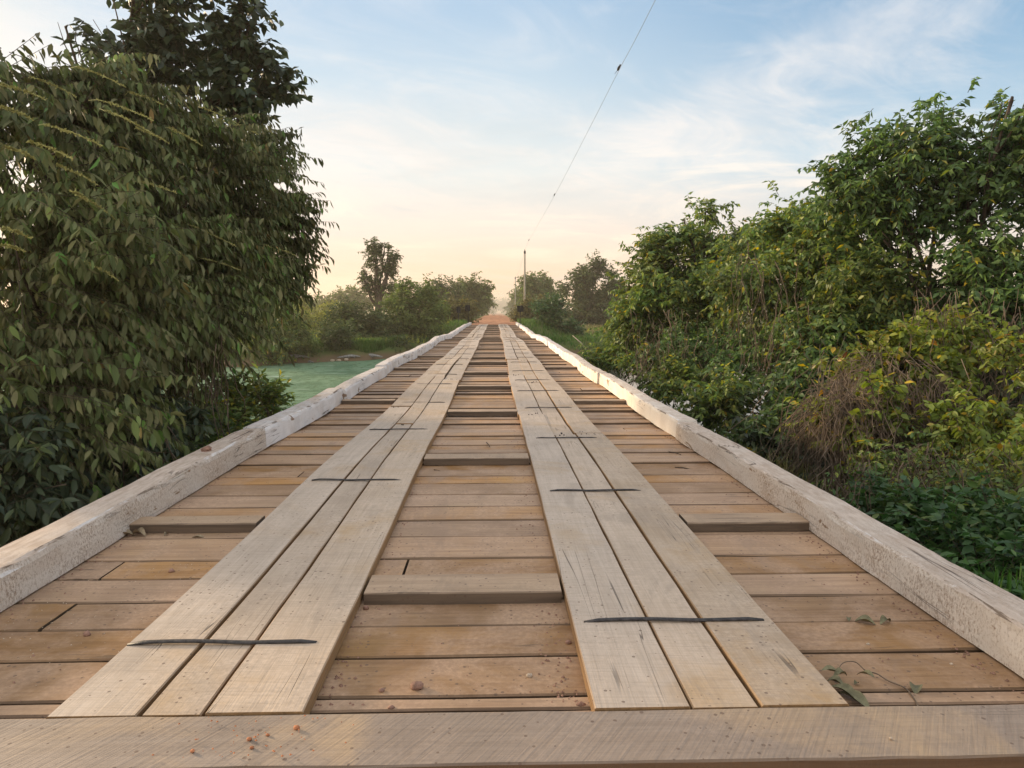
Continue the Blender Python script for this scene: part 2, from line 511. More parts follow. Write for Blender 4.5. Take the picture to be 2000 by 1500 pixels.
def blob_px(px, py, Y, rx, ry, rd=None, wt=1.0):
    """an ellipsoid whose picture is centred on a pixel: (centre, radii)"""
    c = P(px, py, Y)
    a, b = rx * Y / F, ry * Y / F
    return (np.array(c), np.array([a, rd if rd else (a + b) * 0.5, b]), wt)


def sample_blobs(blobs, n, rg, shell=0.5, lump=0.16):
    """points in a union of ellipsoids, denser toward the skin; returns points and outward directions"""
    w = np.array([(b[1][0] * b[1][1] * b[1][2]) ** (2 / 3) * (b[2] if len(b) > 2 else 1) for b in blobs])
    pick = rg.choice(len(blobs), n, p=w / w.sum())
    u = unit(rg.normal(0, 1, (n, 3)))
    C = np.array([b[0] for b in blobs])[pick]
    Rd = np.array([b[1] for b in blobs])[pick]
    r = (shell + (1 - shell) * rg.random(n)) ** 0.6
    ph = C.sum(axis=1)
    lum = np.sin(u[:, 0] * 5.1 + ph) * np.sin(u[:, 2] * 6.3 + 2 * ph) + .6 * np.sin(u[:, 1] * 9 + u[:, 0] * 7 + ph)
    r = r * (1 + lump * lum)
    return C + u * Rd * r[:, None], u


def crown(name, parent, mat, blobs, n_spray, nl, spray_len, leaf_len, rg, wr=0.42, tmpl=T_MID, droop=.35, hang=.5, spread=.8,
          out=.8, bias=(0, 0, .15), shell=.45, lump=.16, clump=0, clump_r=.3, roll=.6, keep=None, twig=None, twig_r=.004, dn=.42, lv=(.65, 1.25)):
    if clump:
        cc, uu = sample_blobs(blobs, clump, rg, shell, lump)
        pick = rg.integers(0, clump, n_spray)
        c = cc[pick] + rg.normal(0, 1, (n_spray, 3)) * clump_r * 0.5
        u = unit(uu[pick] + (c - cc[pick]) / clump_r)
    else:
        c, u = sample_blobs(blobs, n_spray, rg, shell, lump)
    d = unit(u * out + np.array(bias) + rg.normal(0, dn, (n_spray, 3)))
    ln = spray_len * rg.uniform(.6, 1.3, n_spray)
    c = c - d * ln[:, None] * .5
    p, ld, tw = spray_points(c, d, ln, nl, droop, hang, spread, rg)
    L = leaf_len * rg.uniform(lv[0], lv[1], len(p))
    if keep is not None:
        k = keep(p)
        p, ld, L = p[k], ld[k], L[k]
        kt = keep(tw.reshape(-1, 3)).reshape(tw.shape[:2]).all(axis=1)
        tw = tw[kt]
    v, f = leaves_mesh(p, ld, L, wr, tmpl, rg, roll)
    o = link(name, mesh_np(v, f), mat, parent)
    if twig is not None:
        tv, tf = twigs_mesh(tw, twig_r, rg)
        link("twigs", mesh_np(tv, tf), twig, parent)["kind"] = "stuff"
    return o


def wiggle(a, b, n, amp, rnd=random):
    a, b = Vector(a), Vector(b)
    pts = []
    off = Vector((0, 0, 0))
    for i in range(n + 1):
        t = i / n
        off = off * 0.7 + Vector((rnd.uniform(-1, 1), rnd.uniform(-1, 1), rnd.uniform(-.4, .4))) * amp
        pts.append(a.lerp(b, t) + off * (1 if 0 < i < n else (0 if i == 0 else .6)))
    return pts


def trunk_limbs(parent, base, blobs, r0, mat=None, limbs=None, name="trunk", fork=0.45, stems=1):
    mb = MB()
    base = Vector(base)
    cen = Vector(np.mean([b[0] for b in blobs], axis=0))
    for s in range(stems):
        b0 = base + Vector((random.uniform(-.35, .35), random.uniform(-.35, .35), 0)) * (stems > 1)
        top = b0.lerp(cen, fork) + Vector((random.uniform(-.3, .3) * (stems > 1), 0, 0))
        pts = wiggle(b0, top, 5, r0 * .5)
        mb.tube(pts, [r0 * (1.25 - .5 * i / 5) for i in range(6)], 8)
        for b in (blobs if limbs is None else blobs[:limbs]):
            if stems > 1 and random.random() < .4:
                continue
            e = Vector(b[0])
            st = pts[random.choice((3, 4, 5, 5))]
            lp = wiggle(st, e, 5, (e - st).length * .05)
            rr = r0 * random.uniform(.35, .55)
            mb.tube(lp, [rr * (1 - .14 * i) for i in range(6)], 6)
            for q in range(5):
                uu = Vector((random.gauss(0, 1), random.gauss(0, 1), random.gauss(.2, .8))).normalized()
                e2 = e + Vector((uu.x * b[1][0], uu.y * b[1][1], uu.z * b[1][2])) * .85
                s2 = lp[random.choice((3, 4, 5))]
                mb.tube(wiggle(s2, e2, 4, (e2 - s2).length * .06), [rr * .36 * (1 - .2 * i) for i in range(5)], 5)
    return link(name, mb.mesh(True), mat or M["bark"], parent)


def stems_mesh(starts, drop, r, wig, lean=(0, 0), n=7, rnd=random, sides=4):
    mb = MB()
    for s in starts:
        L = drop * rnd.uniform(.5, 1.3)
        e = Vector(s) + Vector((lean[0] * L + rnd.gauss(0, .22) * L, lean[1] * L + rnd.gauss(0, .15) * L, -L))
        rr = r * rnd.uniform(.6, 1.5)
        mb.tube(wiggle(s, e, n, wig * L), [rr * (1 - .5 * i / n) for i in range(n + 1)], sides)
    return mb.mesh(True)


def grass_mesh(pts, h, rg, w=.012, lean=.35):
    n = len(pts)
    hh = h * rg.uniform(.5, 1.3, n)
    az = rg.uniform(0, 2 * np.pi, n)
    dirv = np.stack([np.cos(az), np.sin(az), np.zeros(n)], 1)
    sd = np.stack([-np.sin(az), np.cos(az), np.zeros(n)], 1)
    ln = rg.uniform(.1, 1, n) * lean
    up = np.array([0, 0, 1.0])
    mid = pts + up * (hh * .55)[:, None] + dirv * (hh * ln * .3)[:, None]
    tip = pts + up * (hh * .95)[:, None] + dirv * (hh * ln)[:, None]
    v = np.stack([pts - sd * w, pts + sd * w, mid + sd * w * .7, mid - sd * w * .7, tip], 1)
    k = (np.arange(n) * 5)[:, None]
    f = np.concatenate([k + np.array([[0, 1, 2]]), k + np.array([[0, 2, 3]]), k + np.array([[3, 2, 4]])])
    return mesh_np(v.reshape(-1, 3), f)


# ------------------------------------------------------------------ sky and sun
SUN_EL, SUN_AZ = math.radians(13.0), math.radians(-58.0)   # azimuth from +Y toward +X
SUN_DIR = Vector((math.sin(SUN_AZ) * math.cos(SUN_EL), math.cos(SUN_AZ) * math.cos(SUN_EL), math.sin(SUN_EL)))
W = bpy.data.worlds.new("World")
SC.world = W
W.use_nodes = True
nt = W.node_tree
nt.nodes.clear()
tcg = N(nt, "ShaderNodeTexCoord").outputs["Generated"]
sep = N(nt, "ShaderNodeSeparateXYZ", {0: tcg})
dx, dy, dz = sep.outputs
sky = N(nt, "ShaderNodeTexSky", sky_type="NISHITA", sun_disc=False, sun_elevation=SUN_EL, sun_rotation=SUN_AZ, air_density=1.0, dust_density=2.0, ozone_density=1.5)
nish = mix(nt, 1.0, sky.outputs[0], (0.10, 0.10, 0.10), "MULTIPLY")
# clear evening air: peach at the horizon, pale, then blue
elev = ramp(nt, dz, [(0.0, (0.92, 0.60, 0.38)), (0.05, (0.93, 0.66, 0.46)), (0.11, (0.84, 0.71, 0.60)), (0.19, (0.70, 0.725, 0.70)),
                     (0.30, (0.52, 0.625, 0.70)), (0.42, (0.33, 0.48, 0.65)), (0.6, (0.30, 0.44, 0.62)), (1.0, (0.42, 0.52, 0.66))])
bluer = ramp(nt, dz, [(0.0, (0.84, 0.62, 0.42)), (0.10, (0.74, 0.68, 0.62)), (0.2, (0.47, 0.60, 0.69)), (0.30, (0.27, 0.43, 0.59)), (0.42, (0.15, 0.30, 0.49)), (1.0, (0.22, 0.36, 0.56))])
side_f = sstep(nt, dx, -0.02, 0.52)
clear = mix(nt, side_f, elev, bluer)
base = mix(nt, 0.12, clear, nish)
# glow round the sun
dt = N(nt, "ShaderNodeVectorMath", {0: tcg, 1: tuple(SUN_DIR)}, operation="DOT_PRODUCT").outputs["Value"]
base = mix(nt, math_(nt, "MULTIPLY", sstep(nt, dt, 0.86, 1.0), 0.7), base, (1.08, 0.88, 0.62))
# thin streaked clouds on a high sheet
den = math_(nt, "ADD", math_(nt, "MAXIMUM", dz, 0.0), 0.16)
cx = math_(nt, "DIVIDE", dx, den)
cy = math_(nt, "DIVIDE", dy, den)
cv = N(nt, "ShaderNodeCombineXYZ", {0: cx, 1: cy, 2: 0.0}).outputs[0]
rot = N(nt, "ShaderNodeVectorRotate", {"Vector": cv, "Angle": 1.15}, rotation_type="Z_AXIS").outputs[0]
n1 = noise(nt, vscale(nt, rot, (0.75, 0.42, 1)), 1.35, 8, 0.62, 0.9)
n2 = noise(nt, vscale(nt, rot, (1.5, 0.8, 1)), 2.0, 9, 0.66, 1.6)
cn = math_(nt, "ADD", math_(nt, "MULTIPLY", n1, 0.55), math_(nt, "MULTIPLY", n2, 0.45))
# more cloud to the left and low down; a bank low on the right
left_f = sstep(nt, dx, 0.12, -0.45)
low_f = sstep(nt, dz, 0.40, 0.10)
band = math_(nt, "SUBTRACT", math_(nt, "ADD", math_(nt, "MULTIPLY", dx, 0.36), 0.155), dz)
band = math_(nt, "SUBTRACT", 1.0, sstep(nt, math_(nt, "ABSOLUTE", band), 0.0, 0.10))
band = math_(nt, "MULTIPLY", band, sstep(nt, dx, 0.0, 0.25))
lift = math_(nt, "ADD", math_(nt, "MULTIPLY", left_f, 0.15), math_(nt, "MULTIPLY", low_f, 0.10))
lift = math_(nt, "ADD", lift, math_(nt, "MULTIPLY", band, 0.13))
cm = sstep(nt, math_(nt, "ADD", cn, lift), 0.52, 0.86)
ccol = ramp(nt, dz, [(0.0, (0.90, 0.64, 0.44)), (0.09, (0.86, 0.70, 0.57)), (0.2, (0.83, 0.76, 0.70)), (0.4, (0.70, 0.70, 0.71)), (1.0, (0.70, 0.70, 0.72))])
skyc = mix(nt, math_(nt, "MULTIPLY", cm, 0.82), base, ccol)
sv_ = N(nt, "ShaderNodeCombineXYZ", {0: math_(nt, "MULTIPLY", dx, 2.6), 1: math_(nt, "MULTIPLY", dy, 2.6), 2: math_(nt, "MULTIPLY", dz, 17.0)}).outputs[0]
n3 = noise(nt, sv_, 1.0, 6, 0.62, 0.7)
lowm = math_(nt, "MULTIPLY", sstep(nt, dz, 0.34, 0.12), sstep(nt, dz, 0.0, 0.04))
skyc = mix(nt, math_(nt, "MULTIPLY", math_(nt, "MULTIPLY", sstep(nt, n3, 0.50, 0.66), lowm), 0.55), skyc, ramp(nt, dz, [(0.0, (1.0, .78, .52)), (0.12, (.98, .82, .66)), (0.3, (.92, .85, .78))]))
skyc = mix(nt, math_(nt, "MULTIPLY", math_(nt, "MULTIPLY", sstep(nt, n3, 0.48, 0.34), lowm), 0.38), skyc, (0.60, 0.60, 0.58))
# unseen sky behind the photographer and overhead, brightened as added fill light
back = sstep(nt, dy, 0.25, -0.45)
high = sstep(nt, dz, 0.50, 0.80)
bk = math_(nt, "MAXIMUM", back, high)
skyc = mix(nt, math_(nt, "MULTIPLY", bk, math_(nt, "MULTIPLY_ADD", cm, 0.35, 0.5)), skyc, (1.15, 1.08, 1.02))
bg = N(nt, "ShaderNodeBackground", {"Color": skyc, "Strength": 1.0})
wo = N(nt, "ShaderNodeOutputWorld")
nt.links.new(bg.outputs[0], wo.inputs[0])

sl = bpy.data.lights.new("sun", "SUN")
sl.energy = 4.8
sl.angle = math.radians(8.0)
sl.color = (1.0, 0.78, 0.52)
so = bpy.data.objects.new("sun", sl)
COL.objects.link(so)
so.rotation_euler = (-SUN_DIR).to_track_quat("-Z", "Y").to_euler()
so.location = (0, 0, 60)

# ------------------------------------------------------------------ ground, water, road
WATER_Z = -2.1


def smooth(a, b, x):
    t = np.clip((x - a) / (b - a), 0, 1)
    return t * t * (3 - 2 * t)


def vnoise(x, y, s):
    return (np.sin(x * s + 1.3 * np.sin(y * s * .7)) + np.sin(y * s * 1.13 + 1.7 * np.sin(x * s * .6 + 2)) + .6 * np.sin((x + y) * s * 2.1 + 1)) / 2.6


def far_shore(x):
    return np.where(x < -15, 39.5 + (x + 15) * .04, np.where(x < -4, 39.5 + (x + 15) * .85, 48.8 + 0 * x)) + .5 * np.sin(x * .9) + .3 * np.sin(x * 2.3)


def terrain(x, y):
    x = np.asarray(x, float)
    y = np.asarray(y, float)
    land = -1.25 + .16 * vnoise(x, y, .21) + .05 * vnoise(x, y, 1.1)
    nearland = -1.05 + .25 * vnoise(x, y, .8)
    land = np.where(y < 20, nearland, land)
    near = 7.5 + 1.5 * np.sin(x * .5) + np.where(x > 1.5, 5.5, np.where(x < -4, 1.5, 0)) + .8 * np.clip(np.abs(x) - 6, 0, 40)
    s = smooth(near - 2.5, near + 3.0, y) * (1 - smooth(far_shore(x) - 1.2, far_shore(x) + 2.6, y))
    z = land * (1 - s) - 3.3 * s
    e1 = (1 - smooth(1.0, 4.5, y)) * (1 - smooth(2.6, 5.0, np.abs(x)))
    z = z * (1 - e1) + (-.10) * e1
    e2 = smooth(53.5, 57.0, y) * (1 - smooth(3.4, 7.0, np.abs(x)))
    z = z * (1 - e2) + (-.05) * e2
    return z


gx = np.concatenate([-np.geomspace(2600, 36, 22), np.linspace(-34, 34, 137), np.geomspace(36, 2600, 22)])
gy = np.concatenate([np.linspace(-40, -2, 14), np.linspace(-1, 70, 143), np.geomspace(71.5, 3600, 46)])
X, Y = np.meshgrid(gx, gy)
Z = terrain(X, Y)
nx, ny = len(gx), len(gy)
idx = np.arange(nx * ny).reshape(ny, nx)
fc = np.stack([idx[:-1, :-1], idx[:-1, 1:], idx[1:, 1:], idx[1:, :-1]], -1).reshape(-1, 4)
gm = bpy.data.materials.new("ground_soil_grass")
nt = nodes_of(gm)
tc = N(nt, "ShaderNodeTexCoord").outputs["Object"]
a = noise(nt, tc, .35, 7, .65)
b = noise(nt, tc, 3.0, 6, .65)
c = mix(nt, sstep(nt, a, .4, .62), (0.10, 0.115, 0.035), (0.075, 0.125, 0.03))
c = mix(nt, math_(nt, "MULTIPLY", sstep(nt, b, .45, .7), .6), c, (0.15, 0.125, 0.055))
zz = N(nt, "ShaderNodeSeparateXYZ", {0: tc}).outputs[2]
c = mix(nt, math_(nt, "MULTIPLY", sstep(nt, math_(nt, "ADD", zz, math_(nt, "MULTIPLY", b, .5)), -1.22, -1.65), .9), c, (0.155, 0.10, 0.062))
finish(nt, c, .95, b, .5, .08, .1)
tag(link("ground", mesh_np(np.stack([X, Y, Z], -1).reshape(-1, 3), fc, True), gm), kind="structure")

# green pond, covered with floating weed
wm = bpy.data.materials.new("duckweed")
nt = nodes_of(wm)
tc = N(nt, "ShaderNodeTexCoord").outputs["Object"]
a = noise(nt, vscale(nt, tc, (.5, .22, 1)), 1.0, 7, .65, .6)
b = noise(nt, vscale(nt, tc, (1.6, 1.0, 1)), 2.0, 6, .7)
f = noise(nt, tc, 14.0, 3, .6)
c = mix(nt, sstep(nt, a, .42, .58), (0.075, 0.145, 0.075), (0.13, 0.215, 0.12))
c = mix(nt, math_(nt, "MULTIPLY", sstep(nt, b, .50, .60), .75), c, (0.05, 0.095, 0.035))
c = mix(nt, math_(nt, "MULTIPLY", sstep(nt, noise(nt, vscale(nt, tc, (.5, .9, 1)), 1.0, 7, .7, 1.0), .53, .62), .65), c, (0.065, 0.125, 0.055))
c = mix(nt, math_(nt, "MULTIPLY", sstep(nt, f, .5, .75), .35), c, (0.22, 0.36, 0.25))
c = mix(nt, math_(nt, "MULTIPLY", sstep(nt, noise(nt, vscale(nt, tc, (.22, 1.0, 1)), 1.3, 5, .7), .58, .68), .6), c, (0.36, 0.45, 0.36))  # pale streaks: glints of light on the pond, painted into the weed colour
finish(nt, c, .85, f, .4, .03, .12)


def sheet(name, x0, x1, y0, y1, z, mat, n=(2, 2)):
    xs = np.linspace(x0, x1, n[0])
    ys = np.linspace(y0, y1, n[1])
    A, B = np.meshgrid(xs, ys)
    i = np.arange(n[0] * n[1]).reshape(n[1], n[0])
    q = np.stack([i[:-1, :-1], i[:-1, 1:], i[1:, 1:], i[1:, :-1]], -1).reshape(-1, 4)
    return tag(link(name, mesh_np(np.stack([A, B, np.full_like(A, z)], -1).reshape(-1, 3), q), mat), kind="structure")


sheet("pond", -60, .6, 3, 56, WATER_Z, wm)
om = bpy.data.materials.new("open_water")
nt = nodes_of(om)
tc = N(nt, "ShaderNodeTexCoord").outputs["Object"]
rp = noise(nt, vscale(nt, tc, (1.0, 2.2, 1)), 2.5, 4, .6)
finish(nt, (0.03, 0.035, 0.025), .06, rp, .08, .02, .7)
sheet("water", .6, 60, 3, 56, WATER_Z, om)

rm = bpy.data.materials.new("red_dirt")
nt = nodes_of(rm)
tc = N(nt, "ShaderNodeTexCoord").outputs["Object"]
a = noise(nt, vscale(nt, tc, (1.4, .12, 1)), 1.0, 6, .6)
b = noise(nt, tc, 9.0, 6, .7)
c = mix(nt, sstep(nt, a, .35, .65), (0.36, 0.165, 0.085), (0.47, 0.235, 0.125))
c = mix(nt, math_(nt, "MULTIPLY", sstep(nt, b, .4, .7), .4), c, (0.30, 0.14, 0.08))
finish(nt, c, .95, b, .5, .03, .1)
ys = np.concatenate([np.linspace(56.9, 120, 60), np.geomspace(121.5, 1500, 40)])
cols = np.linspace(0, 1, 9)
rv = []
for i, y in enumerate(ys):
    l = -2.25 - .25 * smooth(57, 75, y) + .16 * math.sin(y * .31) + .1 * math.sin(y * .83)
    r = 2.0 + .5 * smooth(57, 75, y) + .16 * math.sin(y * .27 + 2) + .1 * math.sin(y * .71)
    for t in cols:
        rv.append((l + (r - l) * t, y, .02 - .05 * abs(2 * t - 1) ** 2 + .012 * math.sin(t * 19)))
i = np.arange(len(rv)).reshape(len(ys), len(cols))
tag(link("road", mesh_np(np.array(rv), np.stack([i[:-1, :-1], i[:-1, 1:], i[1:, 1:], i[1:, :-1]], -1).reshape(-1, 4), True), rm), kind="structure")
# the same road on the near side, behind and below the first board
ys = np.linspace(-30, 1.70, 40)
rv = [(-2.4 + 4.6 * t, y, -.035 + .006 * math.sin(9 * t + y)) for y in ys for t in cols]
i = np.arange(len(rv)).reshape(len(ys), len(cols))
tag(link("road", mesh_np(np.array(rv), np.stack([i[:-1, :-1], i[:-1, 1:], i[1:, 1:], i[1:, :-1]], -1).reshape(-1, 4), True), rm), kind="structure")

# ------------------------------------------------------------------ the bridge
END = 57.0


def zd(y):
    return -.07 * math.exp(-((y - 32.5) / 4) ** 2) + .035 * math.exp(-((y - 25) / 3.2) ** 2) + .012 * math.sin(y * .55) + .01 * math.sin(y * 1.3 + 1)


def xd(y):
    return .016 * math.sin(y * .33 + .5) + .006 * math.sin(y * .9)


def plank(mb, axis, a0, a1, c, w, th, ztop, ch=.006, n=8, jit=.003, follow=True, bend=0.0, tilt=0.0):
    """a chamfered board along axis from a0 to a1, centred at c on the other axis"""
    ring0 = [(-.5, -ch), (-.5, None), (.5, None), (.5, -ch), (.5, -th), (-.5, -th)]
    vs, fs = [], []
    ph = random.uniform(0, 9)
    for i in range(n + 1):
        t = i / n
        a = a0 + (a1 - a0) * t
        wl = w / 2 + random.uniform(-jit, jit)
        wr = w / 2 + random.uniform(-jit, jit)
        cc = c + bend * math.sin(math.pi * t + ph * .1)
        for j, (sx, z) in enumerate(ring0):
            ww = wl if sx < 0 else wr
            s = -ww if sx < 0 else ww
            if z is None:
                s += ch if sx < 0 else -ch
                zz = ztop
            else:
                zz = ztop + z
            zz += tilt * s
            if j in (1, 2):
                zz += random.uniform(-.5, .5) * jit * .6
            if axis == "y":
                x, y = cc + s, a
                if follow:
                    x += xd(y)
                    zz += zd(y)
            else:
                x, y = a, cc + s
                if follow:
                    zz += zd(y)
            vs.append((x, y, zz))
    k = 6
    for i in range(n):
        for j in range(k):
            j2 = (j + 1) % k
            f = (i * k + j, i * k + j2, (i + 1) * k + j2, (i + 1) * k + j)
            fs.append(f if axis == "x" else f[::-1])
    e0 = tuple(range(k))
    e1 = tuple(n * k + j for j in range(k))
    fs.append(e0[::-1] if axis == "x" else e0)
    fs.append(e1 if axis == "x" else e1[::-1])
    mb.add(vs, fs)


bridge = empty("timber_bridge", (0, 1.7, 0), "long timber bridge with two pale wheel tracks and whitewashed kerb beams over the pond", "bridge")

# deck of cross planks
near = [G(967, y, 0).y for y in (1361, 1283, 1223, 1170, 1126, 1091, 1049, 1018, 992, 969, 948)]
rows = [1.72] + [G(967, 1392, 0).y] + near
while rows[-1] < END:
    rows.append(rows[-1] + random.choice((.16, .19, .21, .22, .24, .25, .26)))
deck = MB()
XL, XR = -2.24, 1.94
for i in range(len(rows) - 1):
    y0, y1 = rows[i], min(rows[i + 1], END)
    gap = random.choice((.005, .007, .009, .013, .02)) if i > 12 else (.022 if i == 1 else .010)
    w = y1 - y0 - gap
    if w < .03:
        continue
    cuts = []
    if i >= 1 and abs(y0 - G(967, 1126, 0).y) < .02:
        cuts = [G(230, 1108, 0).x, G(794, 1105, 0).x]
    elif abs(y0 - G(967, 1223, 0).y) < .02:
        cuts = [G(128, 1196, 0).x]
    elif i > 12 and random.random() < .25:
        cuts = [random.uniform(-1.9, 1.6)]
    xs = [XL + random.uniform(-.06, .06)] + cuts + [XR + random.uniform(-.06, .06)]
    for a0, a1 in zip(xs[:-1], xs[1:]):
        lift = random.uniform(-.0015, .0015) if i < 14 else random.uniform(-.009, .004) + (0 if i < 12 else random.choice((0, 0, 0, .008, -.012, -.02)))
        plank(deck, "x", a0 + .006, a1 - .006, (y0 + y1) / 2 + random.uniform(-.3, .3) * gap, w, .06, lift, .006, 14, .0035, True, 0, random.uniform(-.02, .02) * (i > 13))
link("deck", deck.mesh(), M["deck"], bridge)

# board laid across the near end
eb = MB()
yb0, yb1 = G(967, 1492, .055).y, G(967, 1389, .055).y
plank(eb, "x", -2.6, 2.6, (yb0 + yb1) / 2, yb1 - yb0, .075, .055, .005, 40, .0025, False)
link("end_board", eb.mesh(), M["end"], bridge)
EB1 = yb1

# wheel tracks
tracks = {
    "L": [(90, 263), (269, 386), (392, 582)],
    "R": [(1147, 1337), (1341, 1473), (1478, 1654)],
}
ENDS = {"L": [[8.3, 12.9], [6.97, 11.9], [11.4, 15.8]], "R": [[7.66, 12.2], [6.28, 10.9], [6.33, 14.3]]}
edge = {}
trk = {}
nails = {"L": [], "R": []}
for sd in ("L", "R"):
    mb = MB()
    lo, hi = 9, -9
    for bi, (pa, pb) in enumerate(tracks[sd]):
        xa, xb = G(pa, 1390, .05).x, G(pb, 1390, .05).x
        lo, hi = min(lo, xa), max(hi, xb)
        y = EB1 + .004
        ends = list(ENDS[sd][bi])
        off = 0.0
        zt = .05
        while y < END - .05:
            e = ends.pop(0) if ends else y + random.uniform(3.4, 5.6)
            if END - e < 1.5:
                e = END
            if y < 14:
                for yy in ((y + .06, y + .05) if y > EB1 + .1 else ()) + (e - .07, e - .06):
                    nails[sd].append((random.uniform(xa + .04, xb - .04) + off, yy))
            plank(mb, "y", y, e - .006, (xa + xb) / 2 + off, (xb - xa) - .001 - random.uniform(0, .005), .05, zt + random.uniform(-.003, .003),
                  .004, max(6, int((e - y) / .22)), (.002 if y < 2.5 else .003), True, random.uniform(-.006, .006) * (y > 2.5))
            y = e
            off = random.uniform(-.014, .014)
            zt = .05 + random.choice((0, 0, .006, -.006))
    edge[sd] = (lo, hi)
    trk[sd] = link("wheel_track", mb.mesh(), M["track"], bridge)
trk["L"]["label"] = "left track of three long pale boards"
trk["R"]["label"] = "right track of three long pale boards"

# iron straps across each track (sub-parts)
sy = {"L": [G(967, y, .055).y for y in (1250, 939, 836, 783, 750, 730)], "R": [G(967, y, .055).y for y in (1216, 962, 856, 793, 763, 742, 724)]}
for sd, st in (("L", 2.0), ("R", 1.88)):
    while sy[sd][-1] < END - 2:
        sy[sd].append(sy[sd][-1] + st * random.uniform(.85, 1.15))
    lo, hi = edge[sd]
    for i, y in enumerate(sy[sd]):
        mb = MB()
        a, b = lo + random.uniform(.05, .1), hi - random.uniform(.05, .1)
        if i == 0:
            a, b = (G(243, 1253, .055).x, G(610, 1249, .055).x) if sd == "L" else (G(1130, 1215, .055).x, G(1484, 1215, .055).x)
        pts = []
        tw = random.uniform(-.018, .018)
        for k in range(13):
            t = k / 12
            yy = y + tw * (t - .5) + .004 * math.sin(t * 6 + i)
            zz = .054 + zd(yy) + .004 * abs(math.sin(t * 5 + i))
            if k in (0, 12):
                zz -= .006
            pts.append((a + (b - a) * t + xd(yy), yy, zz))
        wd = .0105
        mb.tube(pts, [wd * .8] + [wd] * 11 + [wd * .8], 8, True, .5)
        link("iron_strap", mb.mesh(True), M["iron"], trk[sd])
# bolt heads in the boards
for sd, lst in (("L", [(160, 1361), (255, 1360), (337, 1361), (357, 1373), (462, 1351), (573, 1352)]), ("R", [(1209, 1358), (1278, 1358), (1386, 1352), (1510, 1350), (1592, 1361)])):
    for px, py in lst:
        g = G(px, py, .0512)
        mb = MB()
        r = random.uniform(.006, .010)
        mb.tube([(g.x, g.y, .046), (g.x, g.y, .0535)], [r, r * .8], 9)
        link("bolt_head", mb.mesh(), M["iron"], trk[sd])

for sd in ("L", "R"):
    for x, y in nails[sd]:
        mb = MB()
        r = random.uniform(.006, .010)
        zz = .05 + zd(y)
        mb.tube([(x + xd(y), y, zz - .006), (x + xd(y), y, zz + .0065)], [r, r * .8], 9)
        link("bolt_head", mb.mesh(), M["iron"], trk[sd])

# raised blocks between the tracks and out to the kerbs
cy = [G(967, y, .05).y for y in (1157, 898, 800, 754, 726.5, 708.5, 696.7, 687.6, 680, 673)]
while cy[-1] < END - 2.4:
    cy.append(cy[-1] + random.uniform(2.1, 2.5))
for i, y in enumerate(cy):
    mb = MB()
    d = .20 if i == 0 else random.uniform(.13, .2)
    plank(mb, "x", edge["L"][1] + .012 + xd(y), edge["R"][0] - .012 + xd(y), y + d / 2, d, .052, .049, .005, 10, .003, True)
    link("cross_block", mb.mesh(), M["block"], bridge)
oyL = [G(967, y, .05).y for y in (1022, 780, 719.5, 694, 676.3)] + [27.2, 31.8, 37, 42.3, 47, 52]
oyR = [G(967, y, .05).y for y in (1026, 781.5, 718.5, 691, 676)] + [28.4, 32.5, 37.6, 43, 47.6, 52.6]
for ys_, x0, x1 in ((oyL, -1.99, edge["L"][0] - .012), (oyR, edge["R"][1] + .012, 1.69)):
    for y in ys_:
        mb = MB()
        plank(mb, "x", x0 + xd(y), x1 + xd(y), y + .08, random.uniform(.14, .18), .05, .052, .006, 10, .0035, True)
        link("cross_block", mb.mesh(), M["block"], bridge)


# kerb beams: hand-hewn, rounded, each its own part
def kerb(x0, x1, y0, y1, h, mat, dz=0.0, dxx=0.0):
    mb = MB()
    n = max(8, int((y1 - y0) / .11))
    w = x1 - x0
    prof = [(0, .0), (.0, .35), (.008, .80), (.03, .945), (.10, .995), (.5, 1.01), (.88, .995), (.97, .94), (1.0, .80), (1.0, .35), (1.0, 0.0)]
    ph = [random.uniform(0, 6.28) for _ in range(8)]
    vs, fs = [], []
    k = len(prof)
    for i in range(n + 1):
        y = y0 + (y1 - y0) * i / n
        hh = h * (1 + .022 * math.sin(y * 1.1 + ph[0]) + .010 * math.sin(y * 5.3 + ph[1]))
        sx = .006 * math.sin(y * 1.0 + ph[2]) + .003 * math.sin(y * 4.1 + ph[3])
        for j, (u, v) in enumerate(prof):
            jx = random.uniform(-.0025, .0025) + (.006 * math.sin(y * 9 + ph[4] + j) * (0 < j < k - 1)) * .5
            jz = random.uniform(-.0025, .0025) if v > .5 else 0
            end = .006 if i in (0, n) else 0
            uu = u + (end if u < .5 else -end)
            vs.append((x0 + w * uu + sx + jx + dxx + xd(y), y, .008 + dz + hh * v - (end * .5 if v > .5 else 0) + jz + zd(y)))
    for i in range(n):
        for j in range(k):
            j2 = (j + 1) % k
            fs.append((i * k + j, i * k + j2, (i + 1) * k + j2, (i + 1) * k + j))
    fs.append(tuple(range(k - 1, -1, -1)))
    fs.append(tuple(n * k + j for j in range(k)))
    mb.add(vs, fs)
    return link("kerb_beam", mb.mesh(), mat, bridge)


